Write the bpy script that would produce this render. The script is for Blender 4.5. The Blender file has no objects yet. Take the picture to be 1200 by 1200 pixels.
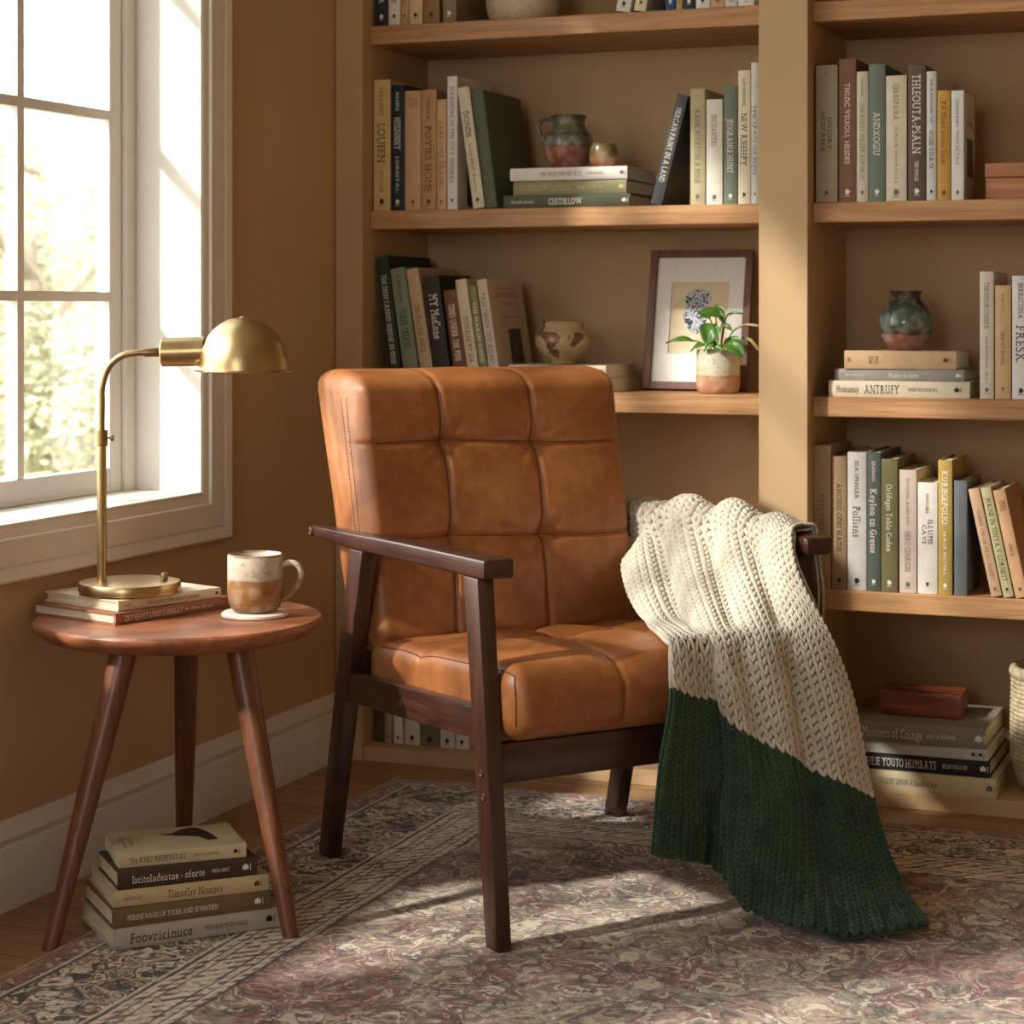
import bpy, bmesh, math, random
from math import sin, cos, pi, radians, sqrt, exp, atan2
from mathutils import Vector, Matrix, noise as mn
SC = bpy.context.scene
COL = SC.collection
random.seed(7)

# ------------------------------------------------------------------ camera
F_PX, EYE, HOR, YAW = 2420.0, 1.02, 360.0, radians(21.6)
FW = Vector((-sin(YAW), cos(YAW), 0)); RT = Vector((cos(YAW), sin(YAW), 0)); UP = Vector((0, 0, 1))
EYEP = Vector((0, 0, EYE))
cam_d = bpy.data.cameras.new('camera'); cam = bpy.data.objects.new('camera', cam_d); COL.objects.link(cam)
cam.location = EYEP; cam.rotation_euler = (pi/2, 0, YAW)
cam_d.sensor_width = 36; cam_d.lens = 36*F_PX/1200; cam_d.shift_y = -(600-HOR)/1200
cam_d.dof.use_dof = True; cam_d.dof.focus_distance = 3.45; cam_d.dof.aperture_fstop = 7.0
cam_d.clip_start = .05; cam_d.clip_end = 200
SC.camera = cam

def ray(px, py): return FW + RT*((px-600)/F_PX) + UP*((HOR-py)/F_PX)
def hit(px, py, n, d):
    r = ray(px, py); n = Vector(n); return EYEP + r*((d - n.dot(EYEP))/n.dot(r))
def at_y(px, py, y): return hit(px, py, (0, 1, 0), y)      # the point of a pixel on the plane of depth y
def at_z(px, py, z): return hit(px, py, (0, 0, 1), z)

# ------------------------------------------------------------------ materials
def lin(c):
    c = c/255
    return c/12.92 if c <= .04045 else ((c+.055)/1.055)**2.4
def rgb(r, g, b): return (lin(r), lin(g), lin(b), 1)

class Mat:
    """a small wrapper that wires procedural node trees"""
    def __init__(s, name):
        s.m = bpy.data.materials.new(name); s.m.use_nodes = True
        s.nt = s.m.node_tree; s.N = s.nt.nodes; s.b = s.N['Principled BSDF']; s.out = s.N['Material Output']
    def link(s, a, b): s.nt.links.new(a, b)
    def put(s, sock, v):
        if isinstance(v, bpy.types.NodeSocket): s.link(v, sock)
        else: sock.default_value = v
    def node(s, t, **kw):
        n = s.N.new(t)
        for k, v in kw.items(): setattr(n, k, v)
        return n
    def obj(s): return s.node('ShaderNodeTexCoord').outputs['Object']
    def gen(s): return s.node('ShaderNodeTexCoord').outputs['Generated']
    def map(s, v, scale=(1, 1, 1), rot=(0, 0, 0), loc=(0, 0, 0)):
        n = s.node('ShaderNodeMapping'); s.link(v, n.inputs[0])
        n.inputs['Scale'].default_value = scale; n.inputs['Rotation'].default_value = rot; n.inputs['Location'].default_value = loc
        return n.outputs[0]
    def noise(s, v, scale, detail=4, rough=.5, dist=0, color=False):
        n = s.node('ShaderNodeTexNoise'); s.link(v, n.inputs['Vector'])
        n.inputs['Scale'].default_value = scale; n.inputs['Detail'].default_value = detail
        n.inputs['Roughness'].default_value = rough; n.inputs['Distortion'].default_value = dist
        return n.outputs['Color' if color else 'Fac']
    def voro(s, v, scale, feature='F1', out='Distance', rnd=1):
        n = s.node('ShaderNodeTexVoronoi', feature=feature); s.link(v, n.inputs['Vector'])
        n.inputs['Scale'].default_value = scale; n.inputs['Randomness'].default_value = rnd
        return n.outputs[out]
    def wave(s, v, scale, dist=0, detail=2, dscale=1, axis='X', prof='SIN'):
        n = s.node('ShaderNodeTexWave', bands_direction=axis, wave_profile=prof); s.link(v, n.inputs['Vector'])
        n.inputs['Scale'].default_value = scale; n.inputs['Distortion'].default_value = dist
        n.inputs['Detail'].default_value = detail; n.inputs['Detail Scale'].default_value = dscale
        return n.outputs['Fac']
    def ma(s, op, a, b=0, c=0):
        n = s.node('ShaderNodeMath', operation=op)
        s.put(n.inputs[0], a); s.put(n.inputs[1], b); s.put(n.inputs[2], c)
        return n.outputs[0]
    def sep(s, v):
        n = s.node('ShaderNodeSeparateXYZ'); s.link(v, n.inputs[0]); return n.outputs
    def comb(s, x, y, z=0):
        n = s.node('ShaderNodeCombineXYZ'); s.put(n.inputs[0], x); s.put(n.inputs[1], y); s.put(n.inputs[2], z); return n.outputs[0]
    def vadd(s, a, b):
        n = s.node('ShaderNodeVectorMath', operation='ADD'); s.put(n.inputs[0], a); s.put(n.inputs[1], b); return n.outputs[0]
    def vscale(s, a, k):
        n = s.node('ShaderNodeVectorMath', operation='SCALE'); s.put(n.inputs[0], a); n.inputs['Scale'].default_value = k; return n.outputs[0]
    def ramp(s, f, stops, mode='LINEAR'):
        n = s.node('ShaderNodeValToRGB'); s.put(n.inputs[0], f); r = n.color_ramp; r.interpolation = mode
        while len(r.elements) < len(stops): r.elements.new(.5)
        for e, (p, c) in zip(r.elements, stops):
            e.position = p; e.color = c if len(c) == 4 else (*c, 1)
        return n.outputs[0]
    def step(s, v, a, b):
        n = s.node('ShaderNodeMapRange'); s.put(n.inputs[0], v)
        n.inputs[1].default_value = a; n.inputs[2].default_value = b; return n.outputs[0]
    def mix(s, f, a, b, mode='MIX'):
        n = s.node('ShaderNodeMix', data_type='RGBA', blend_type=mode)
        s.put(n.inputs[0], f); s.put(n.inputs[6], a); s.put(n.inputs[7], b); return n.outputs[2]
    def bump(s, h, strength=.3, dist=.002, normal=None):
        n = s.node('ShaderNodeBump'); s.put(n.inputs['Height'], h)
        n.inputs['Strength'].default_value = strength; n.inputs['Distance'].default_value = dist
        if normal: s.link(normal, n.inputs['Normal'])
        s.link(n.outputs[0], s.b.inputs['Normal']); return n.outputs[0]
    def set(s, color=None, rough=None, metal=None, spec=None, **kw):
        if color is not None: s.put(s.b.inputs['Base Color'], color)
        if rough is not None: s.put(s.b.inputs['Roughness'], rough)
        if metal is not None: s.put(s.b.inputs['Metallic'], metal)
        if spec is not None: s.b.inputs['Specular IOR Level'].default_value = spec
        for k, v in kw.items(): s.put(s.b.inputs[k.replace('_', ' ')], v)
        return s.m

_plain = {}
def plain(c, rough=.6, spec=.4):
    """plain printed or painted colour with a slight mottling"""
    k = (c, rough)
    if k not in _plain:
        m = Mat('print_%02x%02x%02x' % c); o = m.obj(); f = m.noise(o, 30, 5)
        a = rgb(*c); lo = tuple(x*.86 for x in a[:3])+(1,); hi = tuple(min(1, x*1.1) for x in a[:3])+(1,)
        m.set(m.ramp(f, [(.3, lo), (.7, hi)]), rough, spec=spec)
        m.bump(m.noise(o, 500, 2), .12, .0006)
        _plain[k] = m.m
    return _plain[k]

def wood(name, dark, light, axis=0, scale=1.0, rough=.45, coat=0, contrast=1.0):
    """grain running along an object axis"""
    m = Mat(name); o = m.obj()
    sc = [14*scale]*3; sc[axis] = 1.1*scale
    v = m.map(o, tuple(sc))
    n1 = m.noise(v, 2.2, 6, .6, 1.2)
    sc2 = [160*scale]*3; sc2[axis] = 5*scale
    n2 = m.noise(m.map(o, tuple(sc2)), 1.5, 3, .6)
    f = m.ma('ADD', m.ma('MULTIPLY', n1, .68), m.ma('MULTIPLY', n2, .32))
    w = .16/contrast
    c = m.ramp(f, [(.5-w, rgb(*dark)), (.5+w, rgb(*light))])
    m.set(c, m.ma('ADD', m.ma('MULTIPLY', n2, .15), rough-.07))
    if coat: m.b.inputs['Coat Weight'].default_value = coat; m.b.inputs['Coat Roughness'].default_value = .25
    m.bump(n2, .15, .0012)
    return m.m

def painted(name, c, rough=.75):
    m = Mat(name); o = m.obj(); f = m.noise(o, 2.5, 5)
    a = rgb(*c); lo = tuple(x*.93 for x in a[:3])+(1,); hi = tuple(min(1, x*1.05) for x in a[:3])+(1,)
    m.set(m.ramp(f, [(.3, lo), (.7, hi)]), rough, spec=.3)
    m.bump(m.noise(o, 260, 3), .08, .001)
    return m.m

M = {}
M['wall'] = painted('wall_paint', (202, 167, 128))
M['case'] = painted('bookcase_paint', (194, 162, 121), .6)
M['white'] = painted('white_trim_paint', (232, 226, 216), .45)
M['ceiling'] = painted('ceiling_paint', (225, 212, 190))
M['oak'] = wood('oak_shelf', (150, 100, 58), (205, 158, 108), 0, 1.0, .5)
M['oak_y'] = wood('oak_grain', (150, 100, 58), (205, 158, 108), 1, 1.0, .5)
M['espresso'] = wood('espresso_wood', (40, 22, 15), (78, 44, 30), 2, 1.3, .38, .25)
M['espresso_y'] = wood('espresso_wood_arm', (40, 22, 15), (78, 44, 30), 1, 1.3, .36, .3)
M['espresso_x'] = wood('espresso_wood_rail', (40, 22, 15), (78, 44, 30), 0, 1.3, .38, .25)
M['walnut_top'] = wood('walnut_table_top', (128, 74, 46), (178, 112, 74), 0, .8, .4, .2)
M['walnut'] = wood('walnut_leg', (84, 48, 28), (132, 80, 48), 2, 1.1, .42, .15)
M['frame_wood'] = wood('frame_wood', (84, 50, 34), (122, 78, 54), 2, 1.3, .45)
M['box_wood'] = wood('cedar_box_wood', (140, 84, 46), (186, 122, 74), 0, 1.2, .5)
M['block_wood'] = wood('burl_wood', (84, 38, 22), (150, 78, 46), 0, 1.8, .4, .2)

def m_floor():
    m = Mat('oak_floor_planks'); o = m.obj()
    br = m.node('ShaderNodeTexBrick'); m.link(o, br.inputs['Vector'])
    br.inputs['Scale'].default_value = 1; br.inputs['Brick Width'].default_value = 1.7; br.inputs['Row Height'].default_value = .13
    br.inputs['Mortar Size'].default_value = .0016; br.inputs['Mortar Smooth'].default_value = .3
    br.inputs['Color1'].default_value = (.15, .15, .15, 1); br.inputs['Color2'].default_value = (.85, .85, .85, 1); br.inputs['Mortar'].default_value = (.5, .5, .5, 1)
    g = m.noise(m.map(o, (1.2, 16, 16)), 2.4, 6, .62, 1.0)
    g2 = m.noise(m.map(o, (5, 160, 10)), 1.5, 3)
    f = m.ma('ADD', m.ma('MULTIPLY', g, .6), m.ma('MULTIPLY', g2, .3)); f = m.ma('ADD', f, m.ma('MULTIPLY', m.sep(br.outputs['Color'])[0], .13))
    c = m.ramp(f, [(.34, rgb(128, 92, 60)), (.66, rgb(186, 146, 104))])
    c = m.mix(br.outputs['Fac'], c, rgb(70, 46, 30))
    m.set(c, m.ma('ADD', m.ma('MULTIPLY', g2, .2), .36))
    m.bump(m.ma('SUBTRACT', m.ma('MULTIPLY', g2, .3), br.outputs['Fac']), .25, .0015)
    return m.m
M['floor'] = m_floor()

def m_leather():
    m = Mat('tan_leather'); o = m.obj()
    n1 = m.noise(o, 5, 6, .6, .4); n2 = m.noise(o, 42, 4, .6)
    f = m.ma('ADD', m.ma('MULTIPLY', n1, .7), m.ma('MULTIPLY', n2, .3))
    c = m.ramp(f, [(.3, rgb(122, 70, 34)), (.5, rgb(150, 92, 49)), (.7, rgb(178, 118, 70))])
    m.set(c, m.ma('ADD', m.ma('MULTIPLY', n2, .18), .32), spec=.45)
    h = m.ma('ADD', m.voro(o, 700), m.ma('MULTIPLY', m.noise(o, 90, 5, .65), 1.6))
    m.bump(h, .14, .0012)
    return m.m
M['leather'] = m_leather()
M['seam'] = plain((112, 58, 22), .7)
M['stitch'] = plain((206, 160, 104), .7)

def m_brass(name, c, rough):
    m = Mat(name); o = m.obj(); n = m.noise(o, 9, 4); s = m.noise(m.map(o, (60, 60, 900)), 1, 2)
    a = rgb(*c)
    m.set(m.mix(n, tuple(x*.72 for x in a[:3])+(1,), a), m.ma('ADD', m.ma('MULTIPLY', s, .12), rough), 1.0)
    m.bump(s, .04, .0006)
    return m.m
M['brass'] = m_brass('brushed_brass', (200, 174, 126), .26)
M['brass_dark'] = m_brass('aged_brass', (172, 142, 102), .3)
M['steel'] = m_brass('dark_screw_metal', (150, 130, 110), .35)

def m_glass():
    m = Mat('window_glass'); m.N.remove(m.b)
    t = m.node('ShaderNodeBsdfTransparent'); g = m.node('ShaderNodeBsdfGlossy'); g.inputs['Roughness'].default_value = .02
    fr = m.node('ShaderNodeFresnel'); fr.inputs[0].default_value = 1.45
    mx = m.node('ShaderNodeMixShader'); m.link(m.ma('MULTIPLY', fr.outputs[0], .6), mx.inputs[0]); m.link(t.outputs[0], mx.inputs[1]); m.link(g.outputs[0], mx.inputs[2])
    m.link(mx.outputs[0], m.out.inputs[0]); return m.m
M['glass'] = m_glass()

def m_pages():
    m = Mat('page_edges'); o = m.obj()
    f = m.noise(m.map(o, (1400, 14, 3)), 1, 2, .6)
    m.set(m.ramp(f, [(.3, rgb(206, 188, 156)), (.7, rgb(240, 228, 204))]), .85, spec=.2); m.bump(f, .2, .0006)
    return m.m
M['pages'] = m_pages()

def m_ceramic(name, bands, z0, z1, wob=.04, speck=None, rough_top=.2, rough_low=.75, split=.4, nscale=14):
    """glaze over bare clay: colour by height in the object, with a wavering glaze line"""
    m = Mat(name); o = m.obj(); z = m.sep(o)[2]
    n = m.noise(o, nscale, 4)
    h = m.step(z, z0, z1)
    h = m.ma('ADD', h, m.ma('MULTIPLY', m.ma('SUBTRACT', n, .5), wob))
    c = m.ramp(h, [(p, rgb(*q)) for p, q in bands])
    if speck:
        k = m.noise(o, 160, 3, .7); k2 = m.noise(o, 40, 4)
        s = m.ma('MULTIPLY', m.step(k, .52, .66), m.step(h, split-.02, split+.05))
        c = m.mix(m.ma('MULTIPLY', s, .8), c, rgb(*speck))
        c = m.mix(m.ma('MULTIPLY', m.step(k2, .45, .75), .25), c, rgb(250, 240, 220))
    g = m.step(h, split-.02, split+.02)
    m.set(c, m.ma('ADD', m.ma('MULTIPLY', g, rough_top-rough_low), rough_low))
    m.bump(m.noise(o, 120, 3), .12, .001)
    return m.m

# ------------------------------------------------------------------ mesh helpers
def mesh(name, verts, faces, mat=None, parent=None, smooth=None, mats=None, fmat=None):
    me = bpy.data.meshes.new(name); me.from_pydata([tuple(v) for v in verts], [], faces); me.update()
    o = bpy.data.objects.new(name, me); COL.objects.link(o)
    for x in (mats or ([mat] if mat else [])): me.materials.append(x)
    if fmat: me.polygons.foreach_set('material_index', fmat)
    if smooth is not None:
        me.shade_smooth()
        if smooth < 180: me.set_sharp_from_angle(angle=radians(smooth))
    if parent: o.parent = parent
    return o
def from_bm(name, bm, mat=None, parent=None, smooth=None):
    me = bpy.data.meshes.new(name); bmesh.ops.recalc_face_normals(bm, faces=bm.faces); bm.to_mesh(me); bm.free()
    o = bpy.data.objects.new(name, me); COL.objects.link(o)
    if mat: me.materials.append(mat)
    if smooth is not None:
        me.shade_smooth()
        if smooth < 180: me.set_sharp_from_angle(angle=radians(smooth))
    if parent: o.parent = parent
    return o
def hexa(bm, lo4, hi4):
    """eight corners: lower four then upper four, both going round the same way"""
    v = [bm.verts.new(p) for p in list(lo4)+list(hi4)]
    for f in ((3, 2, 1, 0), (4, 5, 6, 7), (0, 1, 5, 4), (1, 2, 6, 5), (2, 3, 7, 6), (3, 0, 4, 7)): bm.faces.new([v[i] for i in f])
def add_box(bm, x0, x1, y0, y1, z0, z1):
    hexa(bm, [(x0, y0, z0), (x1, y0, z0), (x1, y1, z0), (x0, y1, z0)], [(x0, y0, z1), (x1, y0, z1), (x1, y1, z1), (x0, y1, z1)])
def bevel(bm, w, seg=2):
    bmesh.ops.recalc_face_normals(bm, faces=bm.faces)
    bmesh.ops.bevel(bm, geom=[e for e in bm.edges], offset=w, segments=seg, profile=.5, affect='EDGES', clamp_overlap=True)
def box(name, b, mat, parent=None, bev=0, seg=2):
    bm = bmesh.new(); add_box(bm, *b)
    if bev: bevel(bm, bev, seg)
    return from_bm(name, bm, mat, parent, 35 if bev else None)
def lathe_data(prof, n=48, c=(0, 0, 0)):
    """profile of (r, z) from the outside bottom round to the inside bottom"""
    V = []; Fc = []
    for r, z in prof:
        for k in range(n):
            a = 2*pi*k/n; V.append((c[0]+r*cos(a), c[1]+r*sin(a), c[2]+z))
    for i in range(len(prof)-1):
        for k in range(n):
            Fc.append((i*n+k, i*n+(k+1) % n, (i+1)*n+(k+1) % n, (i+1)*n+k))
    Fc.append(tuple(range(n-1, -1, -1)))
    L = (len(prof)-1)*n; Fc.append(tuple(L+k for k in range(n)))
    return V, Fc
def lathe(name, prof, mat, parent=None, n=48, c=(0, 0, 0), smooth=40):
    V, Fc = lathe_data(prof, n, c); return mesh(name, V, Fc, mat, parent, smooth)
def tube_data(path, rad, n=12, cap=True, base=0):
    path = [Vector(p) for p in path]
    if not hasattr(rad, '__len__'): rad = [rad]*len(path)
    V = []; Fc = []; prev = None
    for i, p in enumerate(path):
        t = (path[min(i+1, len(path)-1)]-path[max(i-1, 0)]).normalized()
        if prev is None:
            a = Vector((0, 0, 1)) if abs(t.z) < .9 else Vector((1, 0, 0)); prev = t.cross(a).normalized()
        u = (prev - t*prev.dot(t)).normalized(); prev = u; w = t.cross(u)
        for k in range(n):
            q = 2*pi*k/n; V.append(p+u*(rad[i]*cos(q))+w*(rad[i]*sin(q)))
    for i in range(len(path)-1):
        for k in range(n):
            Fc.append(tuple(base+x for x in (i*n+k, i*n+(k+1) % n, (i+1)*n+(k+1) % n, (i+1)*n+k)))
    if cap:
        Fc.append(tuple(base+k for k in range(n-1, -1, -1))); L = (len(path)-1)*n; Fc.append(tuple(base+L+k for k in range(n)))
    return V, Fc
def tube(name, path, rad, mat, parent=None, n=12, smooth=40):
    V, Fc = tube_data(path, rad, n); return mesh(name, V, Fc, mat, parent, smooth)
class MB:
    """collects pieces of one mesh"""
    def __init__(s): s.v = []; s.f = []
    def add(s, V, Fc):
        b = len(s.v); s.v += [tuple(x) for x in V]; s.f += [tuple(i+b for i in q) for q in Fc]
    def build(s, name, mat, parent=None, smooth=None): return mesh(name, s.v, s.f, mat, parent, smooth)
def smooth_path(pts, per=8):
    pts = [Vector(p) for p in pts]; out = []
    for i in range(len(pts)-1):
        p0 = pts[max(i-1, 0)]; p1 = pts[i]; p2 = pts[i+1]; p3 = pts[min(i+2, len(pts)-1)]
        for k in range(per):
            t = k/per; out.append(.5*((2*p1)+(p2-p0)*t+(2*p0-5*p1+4*p2-p3)*t*t+(3*p1-p0-3*p2+p3)*t**3))
    out.append(pts[-1]); return out

def thing(name, label, cat, loc=(0, 0, 0), rot=(0, 0, 0), group=None):
    o = bpy.data.objects.new(name, None); COL.objects.link(o); o.empty_display_size = .05
    o.location = loc; o.rotation_euler = rot; o['label'] = label; o['category'] = cat
    if group: o['group'] = group
    return o
def tag(o, label, cat, group=None, loc=None):
    o['label'] = label; o['category'] = cat
    if group: o['group'] = group
    if loc is not None: o.location = loc
    return o
def struct(o, label=None):
    o['kind'] = 'structure'
    if label: o['label'] = label
    return o

# ------------------------------------------------------------------ lettering
GLY = {}
def load_glyphs(chars):
    cu = bpy.data.curves.new('glyph', 'FONT'); cu.resolution_u = 3
    o = bpy.data.objects.new('glyph', cu); COL.objects.link(o)
    for ch in chars:
        cu.body = ch
        dg = bpy.context.evaluated_depsgraph_get(); dg.update()
        me = bpy.data.meshes.new_from_object(o.evaluated_get(dg))
        V = [(v.co.x, v.co.y) for v in me.vertices]; Fc = [tuple(p.vertices) for p in me.polygons]
        # slab serifs at the flat ends of stems
        ec = {}
        for f in Fc:
            for a, b in zip(f, f[1:]+f[:1]):
                k = (min(a, b), max(a, b)); ec[k] = ec.get(k, 0)+1
        for (a, b), c in ec.items():
            if c == 1 and ch not in '-.' and abs(V[a][1]-V[b][1]) < .004:
                w = abs(V[a][0]-V[b][0]); y = V[a][1]
                if .05 < w < .17 and (abs(y) < .02 or y > .48):
                    x0 = min(V[a][0], V[b][0])-.085; x1 = max(V[a][0], V[b][0])+.085; s = .07 if y < .1 else -.07
                    n = len(V); q = [(x0, y), (x1, y), (x1, y+s), (x0, y+s)]; V += q if s > 0 else q[::-1]; Fc.append((n, n+1, n+2, n+3))
        x0 = min((v[0] for v in V), default=0); x1 = max((v[0] for v in V), default=.25)
        GLY[ch] = ([(x-x0, y) for x, y in V], Fc, x1-x0+.085)
        bpy.data.meshes.remove(me)
    bpy.data.objects.remove(o); bpy.data.curves.remove(cu)
load_glyphs('ABCDEFGHIJKLMNOPQRSTUVWXYZabcdefghijklmnopqrstuvwxyz17-.')
def text_data(s, length=None, size=None):
    """flat lettering from (0, 0); fitted to a length along x and a cap height"""
    V = []; Fc = []; x = 0
    for ch in s:
        if ch == ' ': x += .3; continue
        g = GLY[ch]; b = len(V); V += [(x+a, y) for a, y in g[0]]; Fc += [tuple(i+b for i in f) for f in g[1]]; x += g[2]
    k = size/.72; kx = length/x if length else k
    return [(a*kx, y*k) for a, y in V], Fc
# ------------------------------------------------------------------ room shell
XL, YB, YF, XR, ZC = -2.09, 4.58, -1.6, 2.4, 2.8
struct(box('floor', (XL-.2, XR+.1, YF-.1, YB+.1, -.1, 0), M['floor']))
struct(box('ceiling', (XL-.2, XR+.1, YF-.1, YB+.1, ZC, ZC+.1), M['ceiling']))
WZ0, WZ1 = .645, 2.49
WINS = (('window_1', 'large white framed window with small panes in the left wall', 1.720, 3.595, 6), ('window_2', 'narrower white framed window in the left wall, nearer the viewer', .305, 1.390, 3))
bm = bmesh.new()
ye = [YF-.1]+[v for w_ in WINS[::-1] for v in (w_[2]-.001, w_[3]+.001)]+[YB+.1]
for k in (0, 2, 4): add_box(bm, XL-.2, XL, ye[k], ye[k+1], 0, ZC)
for k in (1, 3): add_box(bm, XL-.2, XL, ye[k], ye[k+1], 0, WZ0-.02); add_box(bm, XL-.2, XL, ye[k], ye[k+1], WZ1+.001, ZC)
struct(from_bm('wall_left', bm, M['wall']))
struct(box('wall_back', (XL, XR, YB, YB+.1, 0, ZC), M['wall']))
def wall_with_hole(name, axis, a0, a1, h0, h1, z0, z1, t0, t1):
    bm = bmesh.new()
    for p0, p1, q0, q1 in ((a0, h0, 0, ZC), (h1, a1, 0, ZC), (h0, h1, 0, z0), (h0, h1, z1, ZC)): add_box(bm, p0, p1, t0, t1, q0, q1)
    return struct(from_bm(name, bm, M['wall']))
wall_with_hole('wall_front', 'x', XL, XR, -1.5, -.2, .9, 2.25, YF-.1, YF)  # opening cut for the added fill window
struct(box('wall_right', (XR, XR+.1, YF-.1, YB+.1, 0, ZC), M['wall']))

def extrude_profile(prof, p0, p1, out, up=(0, 0, 1)):
    """profile of (outward, upward) swept from p0 to p1"""
    p0 = Vector(p0); p1 = Vector(p1); out = Vector(out); up = Vector(up); n = len(prof)
    V = [p0+out*a+up*b for a, b in prof]+[p1+out*a+up*b for a, b in prof]
    Fc = [(i, (i+1) % n, n+(i+1) % n, n+i) for i in range(n)]+[tuple(range(n-1, -1, -1)), tuple(range(n, 2*n))]
    return V, Fc
prof = [(0, 0), (.016, 0), (.016, .105), (.0145, .108), (.0125, .109), (.0125, .117), (.0155, .119), (.0155, .123), (.012, .128), (.009, .137), (.006, .146), (.005, .15), (0, .15)]
V, Fc = extrude_profile(prof, (XL, YF, 0), (XL, 4.19, 0), (1, 0, 0)); struct(mesh('baseboard_left', V, Fc, M['white'], None, 30))

# windows in the left wall: deep white reveals, sashes with glazing bars, moulded casings
GX = -2.25
def wall_window(name, label, WY0, WY1, npane):
    win = bpy.data.objects.new(name, None); COL.objects.link(win); struct(win, label)
    bm = bmesh.new()
    add_box(bm, XL-.2, XL+.004, WY1-.006, WY1+.0, WZ0, WZ1); add_box(bm, XL-.2, XL+.004, WY0, WY0+.006, WZ0, WZ1)
    add_box(bm, XL-.2, XL+.004, WY0, WY1, WZ1-.006, WZ1)
    from_bm('window_jamb', bm, M['white'], win)
    box('window_sill', (XL-.2, XL+.006, WY0, WY1, WZ0-.02, WZ0+.008), M['white'], win, .004)
    # casing: mitred moulding round the opening
    cp = [(0, 0), (0, .006), (.010, .010), (.016, .010), (.018, .016), (.062, .019), (.066, .016), (.070, .020), (.086, .024), (.090, .022), (.092, 0)]
    rect = [(WY0+.002, WZ0), (WY1-.002, WZ0), (WY1-.002, WZ1-.002), (WY0+.002, WZ1-.002)]
    dirs = [(-1, -1), (1, -1), (1, 1), (-1, 1)]
    V = []; Fc = []; n = len(cp)
    for (y, z), (dy, dz) in zip(rect, dirs):
        for a, b in cp: V.append((XL+b, y+dy*a, z+dz*a))
    for k in range(4):
        for i in range(n): Fc.append((k*n+i, k*n+(i+1) % n, ((k+1) % 4)*n+(i+1) % n, ((k+1) % 4)*n+i))
    mesh('window_casing', V, Fc, M['white'], win, 25)
    bm = bmesh.new()
    sy0, sy1, sz0, sz1 = WY0+.085, WY1-.085, .702, 2.42
    add_box(bm, GX-.03, GX+.015, WY0+.006, WY0+.05, WZ0+.006, WZ1-.006); add_box(bm, GX-.03, GX+.015, WY1-.042, WY1-.006, WZ0+.006, WZ1-.006)
    add_box(bm, GX-.03, GX+.015, WY0+.05, WY1-.042, WZ1-.035, WZ1-.006)
    bevel(bm, .002, 1); from_bm('window_frame', bm, M['white'], win, 35)
    bm = bmesh.new()
    add_box(bm, GX-.022, GX+.004, WY0+.05, sy0, WZ0+.008, WZ1-.035); add_box(bm, GX-.022, GX+.004, sy1, WY1-.042, WZ0+.008, WZ1-.035)
    add_box(bm, GX-.022, GX+.004, sy0, sy1, WZ0+.008, sz0); add_box(bm, GX-.022, GX+.004, sy0, sy1, sz1, WZ1-.035)
    bevel(bm, .002, 1); from_bm('window_sash', bm, M['white'], win, 35)
    pitch = (sy1-.2975-sy0)/(npane-1); ys = [sy1-.2975-pitch*k for k in range(npane-1)]; zs = [1.041, 1.4, 1.76, 2.10]
    bm = bmesh.new()
    for y in ys: add_box(bm, GX-.018, GX+.002, y-.0105, y+.0105, sz0, sz1)
    for z in zs: add_box(bm, GX-.0175, GX+.0015, sy0, sy1, z-.0095, z+.0095)
    from_bm('glazing_bars', bm, M['white'], win)
    yy = [sy0]+sorted(ys)+[sy1]; zz = [sz0]+zs+[sz1]
    for i in range(npane):
        for j in range(5):
            box('pane', (GX-.011, GX-.007, yy[i]+.009, yy[i+1]-.009, zz[j]+.008, zz[j+1]-.008), M['glass'], win)


for w_ in WINS: wall_window(*w_)

# unseen window added behind the camera to let in soft fill light
fill_win = bpy.data.objects.new('fill_window', None); COL.objects.link(fill_win); struct(fill_win, 'unseen white framed window added behind the viewer for fill light')
bm = bmesh.new()
for x in (-1.5, -.88, -.26): add_box(bm, x, x+.06, YF-.08, YF-.03, .9, 2.25)
add_box(bm, -1.44, -.26, YF-.079, YF-.031, .9, .96); add_box(bm, -1.44, -.26, YF-.079, YF-.031, 2.19, 2.25)
from_bm('window_frame', bm, M['white'], fill_win)
box('pane', (-1.44, -.26, YF-.058, YF-.054, .96, 2.19), M['glass'], fill_win)

# ------------------------------------------------------------------ bookcase
BY, SY = 4.19, 4.23                 # face of the uprights, face of the shelves
SH = [.034, .433, .834, 1.238, 1.656, 2.07]
case = thing('bookcase', 'tall built-in tan bookcase with oak shelves across the back wall', 'bookcase', (0, 0, 0))
def part(name, b, m, bev=.0015): return box(name, b, m, case, bev, 1)
part('back_panel', (-2.088, -.002, 4.555, 4.578, 0, 2.6), M['case'], 0)
part('side_panel', (-2.088, -2.021, BY, 4.555, 0, 2.6), M['case'])
part('divider', (-1.106, -1.002, BY, 4.555, 0, 2.6), M['case'])
part('side_panel', (-.089, -.002, BY, 4.555, 0, 2.6), M['case'])
part('top_panel', (-2.088, -.002, BY, 4.578, 2.601, 2.66), M['case'])
for x0, x1 in ((-2.0205, -1.1065), (-1.0015, -.0895)):
    part('plinth', (x0, x1, BY+.006, 4.554, 0, SH[0]), M['case'])
    for z in SH[1:]: part('shelf', (x0, x1, SY, 4.554, z-.042, z), M['oak'], .002)

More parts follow.
